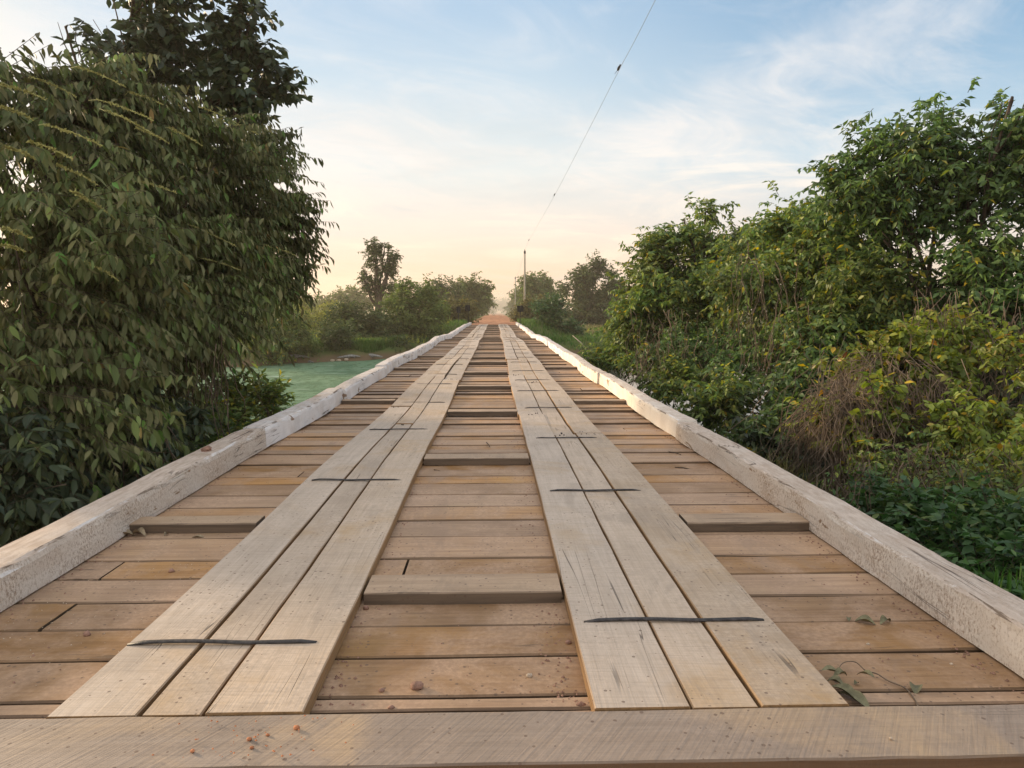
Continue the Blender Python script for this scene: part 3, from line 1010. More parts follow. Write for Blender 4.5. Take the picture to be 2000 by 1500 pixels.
jl = [.55, 5.88, 8.98, 12.6, 16.4, 20.3, 27.2, 34, 41, 48.5, END + .3]
for i in range(len(jl) - 1):
    kerb(-2.185, -1.985, jl[i] + .004, jl[i + 1] - .01, (.172, .19, .172, .19, .20, .185, .2, .19, .2, .19)[i],
         M["kerb_old"] if i == 0 else M["kerb_new"], 0, (0, -.012, .015, -.02, 0, -.03, 0, .02, -.02, 0)[i])
jr = [.55, 6.25, 11.0, 17.1, 22.5, 28, 35, 42, 48.5, END + .3]
for i in range(len(jr) - 1):
    kerb(1.68, 1.868, jr[i] + .004, jr[i + 1] - .008, (.162, .178, .185, .19, .18, .19, .2, .19, .2)[i],
         M["kerb_old"] if i == 0 else M["kerb_cream" if i < 3 else "kerb_new"], 0, (0, .015, -.012, .02, 0, .02, -.02, 0, .02)[i])

# stringers and piles below the deck
for x in (-1.7, -.6, .3, 1.4):
    mb = MB()
    mb.tube([(x, y, -.24 + zd(y)) for y in np.linspace(1.8, END, 40)], .15, 8)
    link("stringer", mb.mesh(True), M["beam"], bridge)
for y in (8, 15, 22, 29, 36, 43, 50):
    mb = MB()
    mb.box(-2.3, 2.0, y - .14, y + .14, -.66, -.40)
    link("pile_cap", mb.mesh(), M["beam"], bridge)
    for x in (-1.8, -.15, 1.5):
        mb = MB()
        mb.tube([(x, y, -3.8), (x * .98, y, -.62)], [.16, .14], 10)
        link("pile", mb.mesh(True), M["beam"], bridge)
# ------------------------------------------------------------------ near left thicket
def tz(x, y):
    return float(terrain(np.array([x]), np.array([y]))[0])


def left_of(xmax):
    """keep leaves clear of the carriageway: outside the kerb, or above head height"""
    def f(p):
        return (p[:, 0] < xmax) | (p[:, 2] > .9)
    return f


def right_of(xmin):
    def f(p):
        return (p[:, 0] > xmin) | (p[:, 2] > 2.2)
    return f


KL = lambda p: (p[:, 0] < -2.24) | ((p[:, 2] > .75) & (p[:, 0] < -1.6))
KR = lambda p: (p[:, 0] > 1.93)

g = np.random.default_rng(3)
vt = empty("vine_covered_tree", (-4.6, 7.6, tz(-4.6, 7.6)), "big tree smothered in dusty drooping leaves and yellow flower spikes, left of the bridge", "tree")
B = [blob_px(90, 290, 6.6, 190, 150, 1.1, 1.7), blob_px(290, 320, 8, 160, 115, 1.1), blob_px(420, 400, 9.3, 105, 95, .9), blob_px(510, 430, 10, 55, 50, .7), blob_px(205, 215, 7.4, 120, 55, .8),
     blob_px(80, 560, 5.8, 190, 190, 1.0, 1.8), blob_px(290, 540, 7.6, 160, 140, 1.1), blob_px(420, 520, 9, 100, 80, .9), blob_px(500, 500, 9.8, 50, 40, .6),
     blob_px(60, 810, 5.0, 140, 140, .7), blob_px(220, 710, 6.6, 120, 105, .8), blob_px(335, 640, 8.2, 70, 60, .7), blob_px(500, 330, 10, 45, 40, .6), blob_px(400, 290, 9.4, 70, 40, .6)]
crown("crown", vt, M["leafA"], B, 3200, 19, .82, .118, g, .33, T_NEAR, droop=.16, hang=1.0, spread=.42, out=.55, bias=(.85, -.34, -.16), dn=.24, lv=(.5, 1.3), roll=.45, shell=.5, lump=.26,
      clump=215, clump_r=.36, keep=KL, twig=M["bark"], twig_r=.004)
# sprays reaching out to the right over the water
BR = [blob_px(565, 385, 10, 45, 14, .3), blob_px(568, 425, 10, 42, 12, .3), blob_px(570, 475, 10, 42, 14, .3), blob_px(560, 520, 10, 40, 16, .3), blob_px(500, 285, 10, 40, 24, .4), blob_px(545, 555, 9.6, 40, 14, .3),
      blob_px(340, 240, 8.2, 120, 20, .5), blob_px(120, 150, 6.8, 120, 18, .5)]
crown("reaching_sprays", vt, M["leafA"], BR, 250, 20, .62, .115, g, .32, T_NEAR, droop=.2, hang=1.0, spread=.3, out=.2, bias=(1.3, -.1, .1), shell=.0,
      keep=KL, twig=M["bark"], twig_r=.004)
trunk_limbs(vt, (-4.6, 7.6, tz(-4.6, 7.6) - .2), B, .14, limbs=None, fork=.42, stems=2)
st = [np.array(P(px, py, Y)) for px, py, Y in [(random.uniform(150, 430), random.uniform(560, 760), random.uniform(6.8, 8.8)) for _ in range(120)]]
st = [s for s in st if s[0] < -2.6]
link("dry_stems", stems_mesh(st, 1.5, .006, .035), M["dry"], vt)["kind"] = "stuff"
spk = [(85, 243, 200, 284, 5.3), (55, 276, 142, 310, 5.2), (110, 322, 192, 362, 5.4), (148, 378, 226, 428, 5.6), (268, 354, 346, 378, 6.3), (205, 215, 300, 262, 6.0),
       (0, 165, 90, 195, 5.6), (0, 208, 66, 236, 5.2), (372, 440, 462, 482, 7.6), (302, 470, 360, 500, 6.6), (0, 446, 62, 466, 4.8), (168, 512, 232, 548, 5.6),
       (395, 505, 470, 528, 7.8), (150, 130, 245, 170, 6.4), (190, 195, 300, 235, 6.2), (265, 250, 330, 280, 6.4), (12, 288, 70, 312, 5.0), (140, 375, 172, 394, 5.3),
       (0, 480, 50, 492, 4.8), (420, 232, 505, 262, 8.6), (395, 210, 470, 245, 8.4), (215, 382, 250, 398, 6.0), (520, 480, 580, 500, 9.2), (60, 150, 150, 190, 6.2), (250, 180, 320, 205, 6.8), (330, 250, 395, 285, 7.0)]
for x0, y0, x1, y1, Y in spk:
    Y -= .42
    a, b = P(x0, y0, Y), P(x1, y1, Y + random.uniform(-.1, .2))
    back = a + (a - b) * .45 + Vector((0, .22, -.01))
    mb = MB()
    pts = [back.lerp(a, t) for t in (0, .5)] + [a.lerp(b, t) + Vector((random.gauss(0, .003), 0, .012 * math.sin(math.pi * t) + random.gauss(0, .003))) for t in np.linspace(0, 1, 20)]
    mb.tube(pts, [.003, .003] + [.004] * 20, 5)
    fl = np.array([a.lerp(b, t) + Vector((0, 0, .012 * math.sin(math.pi * t))) for t in np.sort(g.beta(1.0, 1.25, 150))])
    fd = unit(g.normal(0, 1, (150, 3)) + np.array([.5, -.2, .25]))
    fv, ff = leaves_mesh(fl - fd * .002, fd, .022 * g.uniform(.5, 1.2, 150), .55, T_FAR, g)
    mb.add(fv, ff)
    link("flower_spike", mb.mesh(), M["spike"], vt)

g = np.random.default_rng(4)
dtree = empty("dark_crowned_tree", (-6.2, 12.2, tz(-6.2, 12.2)), "dark round-leaved tree rising behind the vine-covered tree, its crown against the sky", "tree")
B = [blob_px(250, 75, 12, 70, 50, .6), blob_px(340, 60, 12, 80, 60, .7), blob_px(330, 150, 12, 80, 50, .6), blob_px(440, 120, 12.3, 60, 45, .5), blob_px(470, 190, 12.3, 55, 18, .35), blob_px(140, 50, 11.8, 34, 8, .2),
     blob_px(290, -50, 12, 90, 45, .8), blob_px(300, 215, 12, 110, 40, .7), blob_px(475, 55, 12.4, 55, 30, .35, 1.3), blob_px(510, 115, 12.4, 35, 12, .2, 2.0), blob_px(525, 165, 12.4, 28, 9, .2, 2.5), blob_px(485, 222, 12.4, 32, 9, .2, 2.5)]
crown("crown", dtree, M["leafDark"], B, 430, 13, .66, .185, g, .56, T_NEAR, droop=.08, hang=.5, spread=.6, out=.8, bias=(.55, 0, .12), shell=.2, lump=.25, clump=120, clump_r=.32,
      twig=M["bark"], twig_r=.006)
trunk_limbs(dtree, (-6.2, 12.2, tz(-6.2, 12.2) - .2), B, .13, fork=.6)

g = np.random.default_rng(5)
sh = empty("leafy_shrub", (-3.3, 8.8, tz(-3.3, 8.8)), "low leafy shrub rising beside the left kerb, in front of the green pond", "shrub")
B = [blob_px(520, 778, 8.6, 34, 46, .35), blob_px(450, 800, 8.2, 42, 60, .4), blob_px(395, 850, 7.4, 55, 65, .5), blob_px(330, 900, 6.6, 60, 60, .4)]
crown("crown", sh, M["leafGreen"], B, 420, 12, .34, .105, g, .36, T_NEAR, droop=.1, hang=.15, spread=.8, out=.7, bias=(.05, 0, .6), shell=.2, keep=KL, twig=M["dry"], twig_r=.004)
trunk_limbs(sh, (-3.3, 8.8, tz(-3.3, 8.8) - .1), B, .03, fork=.5, stems=3, name="stem")

g = np.random.default_rng(6)
ub = empty("undergrowth_bush", (-3.6, 5.0, tz(-3.6, 5.0)), "dark leafy undergrowth bush below the left kerb at the edge of the picture", "bush")
B = [blob_px(60, 960, 4.6, 130, 60, .5), blob_px(180, 900, 5.4, 110, 80, .6), blob_px(20, 890, 4.5, 110, 100, .5), blob_px(290, 830, 6.6, 80, 70, .5)]
crown("crown", ub, M["leafDark"], B, 700, 13, .4, .11, g, .4, T_NEAR, droop=.3, hang=.6, spread=.6, out=.6, bias=(.2, -.2, .1), shell=.3, keep=KL, twig=M["dry"], twig_r=.004)
trunk_limbs(ub, (-3.6, 5.0, tz(-3.6, 5.0) - .1), B, .035, fork=.5, stems=3, name="stem")
st = [np.array(P(random.uniform(60, 330), random.uniform(800, 930), random.uniform(5.0, 6.6))) for _ in range(70)]
st = [s for s in st if s[0] < -2.6]
link("dry_stems", stems_mesh(st, .9, .005, .06), M["dry"], ub)["kind"] = "stuff"

# ------------------------------------------------------------------ near right thicket
g = np.random.default_rng(21)
def rtree(name, label, cat, base, B, mat, n, leaf, spray=.45, nl=12, clump=160, cr=.4, wr=.46, tmpl=T_MID, r0=.1, hang=.45, shell=.42, stems=1, bias=(-.15, -.15, .12), tname="trunk", lump=.2, fork=.5, droop=.25, twr=.005):
    o = empty(name, (base[0], base[1], tz(*base)), label, cat)
    crown("crown", o, mat, B, n, nl, spray, leaf, g, wr, tmpl, droop=droop, hang=hang, spread=.75, out=.75, bias=bias, shell=shell, lump=lump + .08, clump=int(clump * .62), clump_r=cr * .82, keep=KR, twig=M["bark"], twig_r=twr)
    trunk_limbs(o, (base[0], base[1], tz(*base) - .2), B, r0, fork=fork, stems=stems, name=tname)
    return o


t1 = rtree("vine_hung_tree", "tallest tree right of the bridge, broad dark green crown reaching the right picture edge", "tree", (6.6, 10.6),
           [blob_px(1830, 285, 10.5, 95, 70, .8), blob_px(1940, 285, 10, 90, 75, .8), blob_px(1725, 335, 10.8, 70, 75, .8), blob_px(1660, 380, 11, 45, 65, .6), blob_px(1770, 400, 11, 110, 75, .8),
            blob_px(1930, 420, 10, 110, 100, .9), blob_px(2080, 300, 9.5, 110, 130, 1.0), blob_px(1880, 540, 10, 60, 60, .6), blob_px(1990, 590, 9.5, 75, 90, .8), blob_px(1985, 200, 9.6, 22, 24, .3), blob_px(2120, 560, 9, 120, 160, 1.0)],
           M["leafDeep"], 2500, .125, .42, 12, 250, .4, .46, T_MID, .11, .5, .35)
t2 = rtree("leaning_tree", "mid green tree filling the middle of the right bank, below the tallest tree", "tree", (6.4, 13.4),
           [blob_px(1620, 480, 12, 90, 85, .9), blob_px(1560, 460, 13, 75, 60, .7), blob_px(1530, 560, 12.5, 90, 95, .9), blob_px(1700, 560, 11, 100, 95, .9), blob_px(1640, 610, 11.2, 90, 70, .8), blob_px(1590, 420, 13, 45, 25, .5), blob_px(1470, 470, 14.5, 50, 30, .6)],
           M["leafGreen"], 2300, .125, .42, 12, 210, .42, .46, T_MID, .1, .5, .4)
t3 = rtree("spreading_tree", "spreading yellow-green tree at the far end of the right thicket, two sprigs above its crown", "tree", (5.7, 17.0),
           [blob_px(1275, 520, 17, 60, 50, .9), blob_px(1350, 500, 17, 75, 65, 1.0), blob_px(1420, 500, 16.5, 70, 65, 1.0), blob_px(1255, 590, 17, 55, 60, .9), blob_px(1340, 600, 16.5, 90, 80, 1.1), blob_px(1440, 610, 15.5, 85, 85, 1.0),
            blob_px(1390, 415, 16.8, 16, 13, .25, 2.2), blob_px(1338, 430, 17, 9, 8, .2, 2.0), blob_px(1228, 630, 17, 36, 35, .6), blob_px(1300, 470, 17.2, 30, 18, .5), blob_px(1385, 455, 16.8, 20, 18, .3)],
           M["leafGreen"], 2600, .14, .45, 12, 230, .42, .45, T_MID, .1, .5, .4)
b1 = rtree("bank_shrub", "dark shrub low on the right bank where bright water shows through its leaves", "shrub", (4.6, 11.5),
           [blob_px(1440, 730, 12.5, 80, 50, .7, .3), blob_px(1550, 760, 10.4, 75, 75, .7), blob_px(1600, 690, 11, 70, 60, .7), blob_px(1370, 690, 14.5, 85, 50, .8), blob_px(1500, 690, 12.6, 80, 50, .7, .5), blob_px(1520, 850, 9.4, 60, 50, .5), blob_px(1440, 800, 10.8, 50, 40, .5)],
           M["leafDeep"], 1500, .115, .36, 12, 170, .34, .48, T_MID, .04, .45, .35, 3, (-.2, -.25, .15), "stem")
b3 = rtree("shade_shrub", "dark shaded shrub behind the mound of dry stems on the right bank", "shrub", (5.6, 9.9),
           [blob_px(1620, 790, 10, 60, 60, .5), blob_px(1700, 800, 10, 70, 70, .5), blob_px(1800, 790, 9.8, 80, 80, .5), blob_px(1900, 760, 9.6, 70, 80, .5), blob_px(1660, 890, 9, 70, 40, .5), blob_px(1580, 880, 9.2, 40, 40, .4), blob_px(1990, 760, 9.2, 60, 100, .5), blob_px(1600, 940, 8.3, 60, 40, .4), blob_px(1700, 930, 8.2, 60, 40, .4), blob_px(1500, 880, 9.4, 50, 40, .4)],
           M["leafDark"], 1700, .115, .36, 12, 150, .34, .48, T_MID, .04, .45, .35, 3, (-.2, -.25, .1), "stem")
b2 = rtree("roadside_bush", "brownish green bush hugging the right kerb below the spreading tree", "bush", (3.5, 16.5),
           [blob_px(1200, 690, 17, 50, 26, .6), blob_px(1260, 700, 16, 60, 36, .7), blob_px(1320, 745, 13, 60, 40, .6), blob_px(1270, 660, 16.5, 60, 40, .7), blob_px(1390, 800, 10.6, 50, 45, .45)],
           M["leafGreen"], 900, .12, .36, 12, 100, .34, .42, T_MID, .035, .4, .35, 3, (-.1, -.2, .2), "stem")
g = np.random.default_rng(22)
mnd = rtree("vine_mound", "sunlit yellow-green climbing vine heaped over a mound of dry brown stems", "vine", (5.2, 8.6),
            [blob_px(1740, 680, 8.8, 75, 45, .5), blob_px(1690, 720, 8.6, 50, 60, .5), blob_px(1790, 720, 8.4, 65, 70, .5), blob_px(1850, 660, 9, 60, 60, .5), blob_px(1620, 830, 7.9, 60, 40, .35, .8), blob_px(1700, 790, 7.5, 90, 50, .3, .35), blob_px(1760, 850, 7.5, 80, 60, .3, .3)],
            M["leafYellow"], 720, .10, .34, 11, 80, .28, .6, T_NEAR, .03, .45, .5, 3, (-.2, -.35, .2), "stem")
mb = MB()
for cx_, cy_px, Y_, R_, H_, n_ in ((1690, 745, 8.3, .8, 1.2, 130), (1620, 800, 8.0, .5, .9, 90), (1800, 735, 8.1, .6, 1.3, 110), (1745, 690, 8.3, .7, 1.5, 130), (1660, 770, 7.8, .55, 1.0, 90), (1740, 810, 7.6, .5, .8, 70), (1850, 770, 7.9, .5, 1.1, 70)):
    top = P(cx_, cy_px, Y_)
    for _ in range(n_):
        th = random.uniform(0, 2 * math.pi)
        r0 = random.random() ** .6 * .75
        L = random.uniform(.45, 1.05)
        sw = random.uniform(-.5, .5)
        pts, off = [], Vector((0, 0, 0))
        for k in range(8):
            t = k / 7
            off = off * .75 + Vector((random.uniform(-1, 1), random.uniform(-1, 1), random.uniform(-1, 1))) * .075
            rr = R_ * (r0 + (1.02 - r0) * min(1, t * 1.3) ** .7) * random.uniform(.97, 1.03)
            pts.append(top + Vector((math.cos(th + sw * t) * rr, math.sin(th + sw * t) * rr, -.35 * r0 * r0 * H_ - H_ * L * t ** 1.5)) + off)
        if random.random() < .25:
            pts = [q + (q - top) * random.uniform(-.1, .28) for q in pts]
        if min(q.x for q in pts) > 2.0:
            mb.tube(pts, [random.uniform(.003, .006) * (1 - .07 * k) for k in range(8)], 4)
for _ in range(420):
    s = P(random.gauss(1710, 85), random.gauss(770, 50), random.uniform(7.3, 8.6))
    L = random.uniform(.5, 1.5)
    e = s + Vector((random.gauss(-.1, .35) * L, random.gauss(-.1, .3) * L, -L))
    if min(s.x, e.x) > 2.5:
        mb.tube(wiggle(s, e, 7, .09 * L), [random.uniform(.002, .005)] * 8, 4)
link("dry_stems", mb.mesh(True), M["dry"], mnd)["kind"] = "stuff"
st = []
for _ in range(300):
    px, py = random.uniform(1780, 2040), random.uniform(560, 800)
    st.append(P(px, py, random.uniform(8.2, 9.6)))
link("dry_stems", stems_mesh(st, 1.3, .0045, .06), M["dry"], t1)["kind"] = "stuff"
st = []
for _ in range(150):
    st.append(P(random.uniform(1440, 1720), random.uniform(470, 700), random.uniform(10.6, 12.6)))
link("hanging_vines", stems_mesh(st, 1.5, .005, .05), M["dry"], t2)["kind"] = "stuff"
st = []
for _ in range(170):
    p = P(random.uniform(1230, 1450), random.uniform(600, 760), random.uniform(12.5, 16))
    if p.x > 2.5:
        st.append(p)
link("dry_stems", stems_mesh(st, 1.2, .006, .08), M["dry"], t3)["kind"] = "stuff"

g = np.random.default_rng(23)
yv = rtree("yellow_vine", "yellow-leaved vine trailing down at the right picture edge beside the dry mound", "vine", (5.6, 6.6),
           [blob_px(1960, 800, 7.0, 70, 60, .4), blob_px(1990, 680, 7.4, 30, 70, .3), blob_px(1880, 830, 7.0, 50, 40, .35), blob_px(1985, 900, 6.2, 60, 60, .4)],
           M["leafYellow"], 330, .085, .32, 11, 50, .25, .55, T_NEAR, .02, .6, .3, 2, (-.2, -.35, .1), "stem")
db = rtree("tangled_bush", "half bare bush of brown twigs and sparse leaves on the right, above the fresh creeper", "bush", (4.9, 6.2),
           [blob_px(1800, 930, 6.6, 120, 50, .5), blob_px(1920, 960, 5.8, 90, 60, .45), blob_px(1700, 930, 7.0, 70, 35, .4), blob_px(1850, 880, 7, 90, 40, .4)],
           M["leafGreen"], 430, .075, .3, 10, 70, .26, .45, T_NEAR, .02, .4, .3, 3, (-.15, -.3, .2), "stem")
st = []
for _ in range(330):
    p = P(random.uniform(1600, 2010), random.uniform(860, 990), random.uniform(5.4, 7.2))
    if p.x > 2.3:
        st.append(p)
link("dry_stems", stems_mesh(st, .6, .0036, .10), M["dry"], db)["kind"] = "stuff"
cr = rtree("green_creeper", "fresh dark green creeper spreading low beside the right kerb in the lower right corner", "creeper", (3.1, 4.6),
           [blob_px(1730, 1000, 5.6, 55, 28, .3), blob_px(1800, 1030, 5.1, 75, 40, .35), blob_px(1880, 1080, 4.6, 90, 45, .35), blob_px(1960, 1130, 4.1, 80, 50, .3), blob_px(1980, 1040, 4.8, 80, 50, .35)],
           M["leafFresh"], 560, .085, .26, 11, 80, .2, .55, T_NEAR, .012, .25, .3, 3, (-.1, -.2, .5), "stem", .2, .5, .1, .003)

# grassy tuft by the right kerb
g = np.random.default_rng(24)
pts = np.array([P(1965, 1150, 3.9)] * 34) + g.normal(0, 1, (34, 3)) * [.06, .08, .02]
pts = pts[pts[:, 0] > 2.0]
tag(link("grass_tuft", grass_mesh(pts, .17, g, .006, .7), M["grassG"]), "tuft of long grass blades against the creeper at the lower right", "grass")

# ------------------------------------------------------------------ middle distance and far trees
g = np.random.default_rng(31)
FG = {"far_l": "trees and bushes beyond the pond", "far_r": "trees and bushes beyond the bridge on the right"}


def ftree(name, label, cat, Y, blobs, n, leaf, mat, group=None, trunk=None, nl=10, spray=.9, clump=60, cr=.7, rd=None, shell=.4, r0=.12, stems=1, base=None, lump=.2, fork=.5):
    bl = [blob_px(px, py, Y + (dY[0] if dY else 0), rx, ry, rd) for px, py, rx, ry, *dY in blobs]
    cx = float(np.mean([b[0][0] for b in bl]))
    bx, by = base or (cx, Y)
    zb = tz(bx, by)
    o = empty(name, (bx, by, zb), label, cat, group)
    crown("crown", o, mat, bl, n, nl, spray, leaf, g, .5, T_FAR if leaf > .2 else T_MID, droop=.2, hang=.4, spread=.8, out=.8, bias=(0, -.1, .2), shell=shell, lump=lump, clump=clump, clump_r=cr)
    trunk_limbs(o, (bx, by, zb - .3), bl, r0, fork=fork, stems=stems, name="trunk" if stems == 1 else "stem")
    return o


LD, LF, LY = M["leafFarDark"], M["leafFar"], M["leafField"]
# left bank
ftree("bank_bush", "dark rounded bush on the far bank, first to the right of the green field", "bush", 52, [(690, 620, 42, 40), (730, 640, 40, 45), (665, 640, 30, 30), (705, 665, 60, 28)], 1500, .24, LD, FG["far_l"], stems=3, r0=.07)
ftree("bank_bush", "tall dense bush below the round-topped tree, nearest the left kerb of the bridge", "bush", 54,
      [(820, 610, 50, 50), (790, 590, 30, 35), (838, 620, 24, 40), (800, 660, 60, 35), (768, 640, 30, 40), (795, 565, 12, 14), (835, 565, 22, 14), (835, 680, 26, 16)], 2200, .24, LF, FG["far_l"], stems=3, r0=.08)
ftree("bank_bush", "low bush between the bright grass strip and the lone tall tree", "bush", 49, [(745, 672, 28, 16), (700, 680, 30, 14), (780, 682, 26, 12)], 480, .2, LD, FG["far_l"], stems=3, r0=.04)
ftree("tall_lone_tree", "tall lone tree with a ragged dark crown and bare lower trunk, above the left bushes", "tree", 64,
      [(730, 492, 18, 20), (752, 487, 14, 15), (765, 508, 14, 16), (738, 520, 24, 18), (760, 530, 16, 22), (722, 543, 17, 12), (750, 555, 22, 16), (712, 530, 8, 8), (715, 562, 12, 10), (765, 560, 10, 12), (728, 474, 12, 7), (775, 500, 6, 10), (707, 545, 7, 6), (735, 575, 10, 8), (768, 575, 6, 8)],
      720, .22, LD, FG["far_l"], r0=.36, base=(float(P(741, 600, 64).x), 64), shell=.1, spray=.6, clump=95, cr=.34, rd=.7, lump=.3, fork=.72)
ftree("umbrella_tree", "round-topped dome tree on the skyline left of the road", "tree", 100, [(868, 572, 32, 18), (868, 590, 36, 16), (850, 600, 30, 18)], 900, .45, LD, FG["far_l"], r0=.25, cr=1.1, spray=1.2, lump=.06)
ftree("roadside_tree", "open branched tree right of the dome tree, left side of the road", "tree", 112, [(918, 556, 18, 11), (938, 566, 12, 11), (908, 572, 18, 14), (922, 585, 18, 14), (900, 602, 24, 14)], 1100, .5, LF, FG["far_l"], r0=.25, cr=1.1, spray=1.2)
ftree("roadside_tree", "hazy rounded tree farther along the left side of the road, past the open branched tree", "tree", 150, [(940, 588, 12, 12), (930, 600, 10, 9)], 800, .6, LF, FG["far_l"], r0=.25, cr=1.4, spray=1.4)
ftree("roadside_tree", "last pale tree on the left of the road, fading into the dust", "tree", 230, [(953, 593, 6, 7), (955, 601, 4, 4)], 500, .8, LF, FG["far_l"], r0=.25, cr=1.6, spray=1.6)
ftree("sign_bush", "green bush behind the two left signs at the bridge end", "bush", 66, [(880, 612, 32, 24), (900, 622, 18, 14), (862, 625, 22, 22), (906, 600, 16, 14)], 1100, .3, M["leafOlive"], FG["far_l"], stems=3, r0=.06, cr=.8)
ftree("water_edge_bush", "green bush overhanging the pond bank, farthest left beneath the vine-covered tree", "bush", 42, [(500, 640, 42, 55), (470, 610, 40, 60), (530, 660, 30, 40), (520, 600, 30, 35)], 1600, .2, M["leafGreen"], FG["far_l"], stems=3, r0=.06)
ftree("water_edge_bush", "small olive bush at the left of the pale path gap in the far bank", "bush", 44, [(578, 655, 26, 26), (560, 640, 24, 30), (590, 672, 16, 14)], 700, .2, LF, FG["far_l"], stems=3, r0=.05)
ftree("water_edge_bush", "low dark bush at the right of the pale path gap in the far bank", "bush", 46, [(640, 668, 24, 12), (660, 655, 22, 18)], 420, .2, LD, FG["far_l"], stems=3, r0=.04)
ftree("field_bush", "sunlit yellow-green scrub bush in the misty field, nearest the path gap", "bush", 70, [(600, 630, 40, 20), (640, 640, 30, 16), (570, 620, 35, 22)], 1000, .28, LY, FG["far_l"], stems=3, r0=.05)
ftree("field_bush", "sunlit pale scrub patch farther back in the misty field", "bush", 100, [(610, 605, 50, 14), (650, 612, 40, 14), (560, 600, 40, 16)], 900, .4, LY, FG["far_l"], stems=3, r0=.05, cr=1.0)
ftree("skyline_tree", "hazy flat-topped tree on the left skyline behind the lone tall tree", "tree", 170, [(680, 582, 34, 13), (700, 590, 40, 12), (650, 592, 30, 10)], 800, .7, LF, FG["far_l"], r0=.3, cr=1.6, spray=1.5)
ftree("skyline_tree", "faint hazy tree on the skyline just right of the vine-covered tree", "tree", 210, [(590, 592, 40, 10), (625, 597, 30, 8), (540, 588, 40, 14)], 700, .8, LF, FG["far_l"], r0=.3, cr=1.8, spray=1.6)
ftree("skyline_tree", "hazy low tree on the skyline between the lone tall tree and the dome tree", "tree", 180, [(775, 588, 30, 10), (810, 590, 26, 10)], 500, .7, LF, FG["far_l"], r0=.3, cr=1.6, spray=1.5)
# right side
ftree("corner_bush", "bright green bush at the far right end of the bridge", "bush", 58, [(1066, 608, 26, 20), (1085, 635, 36, 28), (1058, 648, 18, 16), (1110, 660, 30, 26), (1078, 665, 46, 22), (1130, 680, 26, 14)], 2300, .24, M["leafFresh"], FG["far_r"], stems=3, r0=.07)
ftree("sign_bush", "olive bush behind the right sign at the bridge end", "bush", 74, [(1012, 608, 10, 12), (1022, 620, 12, 12), (1036, 612, 14, 14), (1050, 600, 20, 16)], 800, .32, M["leafOlive"], FG["far_r"], stems=3, r0=.06, cr=.7)
ftree("meadow_tree", "broad tree with sky showing between its limbs, behind the small meadow on the right", "tree", 98,
      [(1137, 538, 20, 17), (1168, 532, 24, 20), (1190, 545, 16, 16), (1112, 565, 20, 20), (1150, 575, 34, 22), (1122, 598, 30, 24), (1180, 590, 36, 28), (1150, 612, 50, 20), (1205, 570, 22, 24), (1133, 518, 8, 6)], 2300, .42, LD, FG["far_r"], r0=.35, cr=1.0, spray=1.1, shell=.3)
ftree("meadow_tree", "hazy domed tree behind the nearest utility pole", "tree", 122, [(1050, 560, 30, 20), (1065, 575, 30, 20), (1035, 575, 24, 22), (1032, 556, 10, 12), (1060, 600, 40, 18)], 1400, .5, LF, FG["far_r"], r0=.3, cr=1.2, spray=1.3)
ftree("roadside_tree", "small open tree beside the second utility pole", "tree", 168, [(1009, 575, 8, 8), (1013, 590, 12, 12), (1005, 600, 10, 8)], 450, .55, LF, FG["far_r"], r0=.2, cr=1.2, spray=1.3)
ftree("roadside_tree", "small leaning tree over the dusty end of the road", "tree", 260, [(983, 592, 8, 3), (988, 598, 8, 5), (992, 604, 7, 5)], 300, .8, LF, FG["far_r"], r0=.2, cr=1.4, spray=1.4)
ftree("skyline_tree", "pale distant tree between the meadow tree and the spreading tree", "tree", 160, [(1225, 580, 40, 20), (1280, 585, 40, 22), (1350, 585, 60, 24), (1450, 580, 60, 26)], 1400, .7, LF, FG["far_r"], r0=.3, cr=1.6, spray=1.5)
# a tree belt across the river on the far right, seen through gaps in the thicket
for i, (px, Y) in enumerate(((1600, 150), (1760, 140), (1920, 150))):
    ftree("skyline_tree", ("far tree seen through the leaves of the mid green tree", "far tree seen through gaps under the tallest tree", "far tree at the right picture edge behind the tallest tree")[i], "tree", Y, [(px, 575, 75, 26), (px + 60, 585, 60, 22)], 700, .7, LF, FG["far_r"], r0=.3, cr=1.8, spray=1.6)
# ground cover at the foot of the right-hand bushes
pts = []
while len(pts) < 9000:
    x, y = random.uniform(4, 30), random.uniform(48.5, 110)
    pts.append((x, y, tz(x, y) - .02) if len(pts) % 50 == 0 else (x, y, 0))
pts = np.array(pts)
pts[:, 2] = terrain(pts[:, 0], pts[:, 1]) - .02
tag(link("meadow_grass", grass_mesh(pts, .35, g, .045, .5), M["grassG"]), "short green meadow grass beyond the river on the right", "grass", kind="stuff")
pts = np.stack([g.uniform(8, 34, 5000), g.uniform(66, 100, 5000), np.zeros(5000)], 1)
pts[:, 2] = terrain(pts[:, 0], pts[:, 1])
tag(link("dry_grass", grass_mesh(pts, .6, g, .05, .6), M["grassD"]), "tall dry grass at the back of the meadow", "grass", kind="stuff")
# grass strip above the pond edge
pts = np.stack([g.uniform(-11.8, -6.6, 16000), np.zeros(16000), np.zeros(16000)], 1)
pts[:, 1] = far_shore(pts[:, 0]) + 2.1 + g.uniform(0, 2.6, len(pts)) + .5 * np.sin(pts[:, 0] * 1.7)
pts[:, 2] = terrain(pts[:, 0], pts[:, 1])
tag(link("bank_grass", grass_mesh(pts, .55, g, .022, .5), M["grassG"]), "bright green grass strip along the pond's far edge", "grass", kind="stuff")
pts = np.stack([g.uniform(-40, -4, 15000), g.uniform(41, 100, 15000), np.zeros(15000)], 1)
pts = pts[pts[:, 1] > far_shore(pts[:, 0]) + 2.2]
pts[:, 2] = terrain(pts[:, 0], pts[:, 1])
tag(link("field_scrub", grass_mesh(pts, .6, g, .06, .6), M["leafField"]), "sunlit scrubby grass of the misty field on the left", "grass", kind="stuff")
